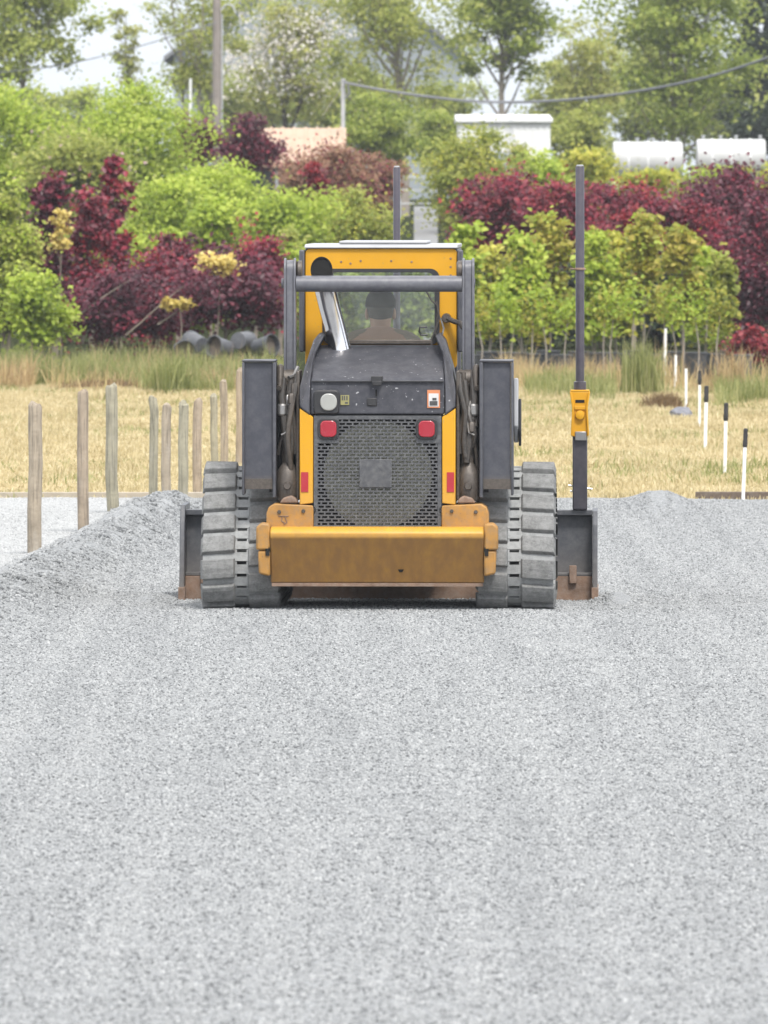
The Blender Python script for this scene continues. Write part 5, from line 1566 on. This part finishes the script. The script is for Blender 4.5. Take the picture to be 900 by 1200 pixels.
# sitting figure, facing +y; origin at the hips on the seat
opx = X0 + .026 * 1.38 - .02
OP = thing('person', 'person in a dark cap and tan jacket sitting in the loader cab, seen from behind', 'person', (opx, D0 + 1.40, 1.0), YAW)
nodes = [((0, 0, .08), (.15, .12)), ((0, -.01, .26), (.14, .10)), ((0, -.02, .45), (.165, .105)), ((0, -.01, .56), (.14, .085)), ((0, .005, .625), (.062, .058)),
         ((0, .02, .65), (.066, .078)), ((0, .03, .73), (.076, .096)), ((0, .03, .80), (.068, .088)), ((0, .03, .84), (.035, .05))]
edges = [(i, i + 1) for i in range(8)]
for sg in (-1, 1):
    b = len(nodes)
    nodes += [((sg * .19, -.01, .535), .068), ((sg * .25, .02, .37), .052), ((sg * .265, .10, .22), .042), ((sg * .27, .22, .25), .036), ((sg * .275, .30, .27), (.03, .022)),
              ((sg * .276, .35, .275), (.038, .018))]
    edges += [(3, b), (b, b + 1), (b + 1, b + 2), (b + 2, b + 3), (b + 3, b + 4), (b + 4, b + 5)]
    for k, (dx, ln) in enumerate(((-.028, .062), (-.010, .072), (.010, .068), (.027, .052))):
        c = len(nodes)
        x = sg * .276 + dx
        nodes += [((x, .37, .278), .010), ((x, .37 + ln * .55, .268), .009), ((x, .37 + ln * .8, .238), .008)]
        edges += [(b + 5, c), (c, c + 1), (c + 1, c + 2)]
    c = len(nodes)
    nodes += [((sg * .276 - sg * .04, .335, .262), .011), ((sg * .276 - sg * .052, .365, .245), .009)]
    edges += [(b + 4, c), (c, c + 1)]
    b = len(nodes)
    nodes += [((sg * .10, .06, .07), .095), ((sg * .13, .42, .09), .075), ((sg * .13, .48, -.10), .055), ((sg * .13, .50, -.29), .045), ((sg * .13, .62, -.335), (.042, .03))]
    edges += [(0, b), (b, b + 1), (b + 1, b + 2), (b + 2, b + 3), (b + 3, b + 4)]
me = skin_mesh(nodes, edges)
bm = bmesh.new(); bm.from_mesh(me)
for sg in (-1, 1):
    ellip(bm, (sg * .080, .015, .715), (.013, .026, .036))
    ellip(bm, (sg * .030, .113, .735), (.013, .010, .009))
ellip(bm, (0, .128, .705), (.015, .022, .026)); ellip(bm, (0, .112, .668), (.026, .010, .008))
bm.to_mesh(me); bm.free()
child(me, 'body', 'skin', OP)
jn = [((0, 0, .06), (.170, .14)), ((0, -.01, .26), (.165, .125)), ((0, -.02, .45), (.188, .128)), ((0, -.01, .565), (.155, .105)), ((0, -.002, .635), (.088, .078))]
je = [(i, i + 1) for i in range(4)]
for sg in (-1, 1):
    b = len(jn)
    jn += [((sg * .195, -.01, .535), .088), ((sg * .255, .02, .37), .072), ((sg * .27, .10, .22), .057), ((sg * .273, .22, .25), .049)]
    je += [(3, b), (b, b + 1), (b + 1, b + 2), (b + 2, b + 3)]
child(skin_mesh(jn, je), 'jacket', 'jacket', OP)
tn = [((0, 0, .08), (.165, .13))]; te = []
for sg in (-1, 1):
    b = len(tn)
    tn += [((sg * .10, .07, .075), .108), ((sg * .13, .42, .09), .087), ((sg * .13, .48, -.10), .068), ((sg * .13, .50, -.27), .060)]
    te += [(0, b), (b, b + 1), (b + 1, b + 2), (b + 2, b + 3)]
child(skin_mesh(tn, te), 'trousers', 'trousers', OP)
bm = bmesh.new()
ellip(bm, (0, .02, .745), (.083, .104, .085), 20)
for v in list(bm.verts):
    if v.co.z < .72 and v.co.y > .05: v.co.y = .05
    if v.co.z < .67: v.co.z = .67
me = bpy.data.meshes.new('hair'); bm.to_mesh(me); bm.free(); child(me, 'hair', 'hair', OP)
bm = bmesh.new()
ellip(bm, (0, .025, .775), (.092, .112, .095), 24)
bmesh.ops.delete(bm, geom=[v for v in bm.verts if v.co.z < .752], context='VERTS')
me = bpy.data.meshes.new('cap'); bm.to_mesh(me); bm.free()
cap = child(me, 'cap', 'cap_cloth', OP)
so = cap.modifiers.new('solid', 'SOLIDIFY'); so.thickness = .006
bm = bmesh.new(); ellip(bm, (0, .15, .757), (.075, .085, .008), 16)
me = bpy.data.meshes.new('visor'); bm.to_mesh(me); bm.free(); child(me, 'visor', 'cap_cloth', cap)

# ------------------------------------------------------------------ haze, light, camera
SUN_EL, SUN_AZ = 54.0, 163.0       # azimuth of the sun, degrees clockwise from +y (behind the camera)
W = bpy.data.worlds.new('World'); S.world = W; W.use_nodes = True
t = W.node_tree; t.nodes.clear()
wo = t.nodes.new('ShaderNodeOutputWorld'); bg = t.nodes.new('ShaderNodeBackground')
sky = t.nodes.new('ShaderNodeTexSky'); sky.sky_type = 'NISHITA'; sky.sun_disc = False
sky.sun_elevation = R(SUN_EL); sky.sun_rotation = R(SUN_AZ)
sky.air_density = 1.0; sky.dust_density = 2.0; sky.ozone_density = 1.0
bg.inputs[1].default_value = .15
tcw = t.nodes.new('ShaderNodeTexCoord')                       # thin bright cloud cover over most of the sky
mpw = t.nodes.new('ShaderNodeMapping'); mpw.inputs['Scale'].default_value = (1, 1, 3)
cn = t.nodes.new('ShaderNodeTexNoise'); cn.inputs['Scale'].default_value = 2.2; cn.inputs['Detail'].default_value = 6
t.links.new(tcw.outputs['Generated'], mpw.inputs[0]); t.links.new(mpw.outputs[0], cn.inputs['Vector'])
cm = ramp(t, cn.outputs['Fac'], [(.25, (.55,) * 3), (.62, (1,) * 3)])
sz = t.nodes.new('ShaderNodeSeparateXYZ'); t.links.new(tcw.outputs['Generated'], sz.inputs[0])
ov = ramp(t, sz.outputs[2], [(0.0, (.43, .465, .525)), (.35, (.72, .74, .77)), (1.0, (1, 1, 1))])     # overcast: brighter overhead
vs = t.nodes.new('ShaderNodeVectorMath'); vs.operation = 'SCALE'; vs.inputs['Scale'].default_value = 9.6
t.links.new(ov.outputs[0], vs.inputs[0])
t.links.new(mixc(t, cm.outputs[0], sky.outputs[0], vs.outputs[0]), bg.inputs[0]); t.links.new(bg.outputs[0], wo.inputs[0])
sd = bpy.data.lights.new('sun', 'SUN'); sd.energy = 2.2; sd.angle = R(12); sd.color = (1, .96, .90)
so_ = bpy.data.objects.new('sun', sd); COL.objects.link(so_)
az, el = R(SUN_AZ), R(SUN_EL)
dirv = Vector((math.sin(az) * math.cos(el), math.cos(az) * math.cos(el), math.sin(el)))
so_.rotation_euler = dirv.to_track_quat('Z', 'Y').to_euler()
so_.location = (0, 0, 50)

HAZE = 2.6e-4
if HAZE:
    m, t, out = nt('haze_air')
    pv = t.nodes.new('ShaderNodeVolumePrincipled')
    pv.inputs['Color'].default_value = (.90, .94, 1.0, 1)
    pv.inputs['Density'].default_value = HAZE
    t.links.new(pv.outputs[0], out.inputs['Volume'])
    MATS['haze_air'] = m
    hz = MB().box(-750, 750, -60, 1560, -4, 40).build('haze', 'haze_air', smooth=False)
    tag(hz, 'thin pale haze over the whole scene', 'haze', kind='stuff')

cd = bpy.data.cameras.new('camera'); cam = bpy.data.objects.new('camera', cd); COL.objects.link(cam)
cam.location = (0, 0, CH); cam.rotation_euler = (R(90), 0, 0)
cd.sensor_fit = 'AUTO'; cd.sensor_width = 36; cd.lens = F / 1200 * 36
cd.shift_y = -(600 - HY) / 1200
cd.clip_start = .5; cd.clip_end = 9000
cd.dof.use_dof = True; cd.dof.focus_distance = 50.3; cd.dof.aperture_fstop = 12
S.camera = cam
S.view_settings.view_transform = 'Standard'
S.view_settings.look = 'None'
S.view_settings.gamma = 1
S.view_settings.exposure = .75
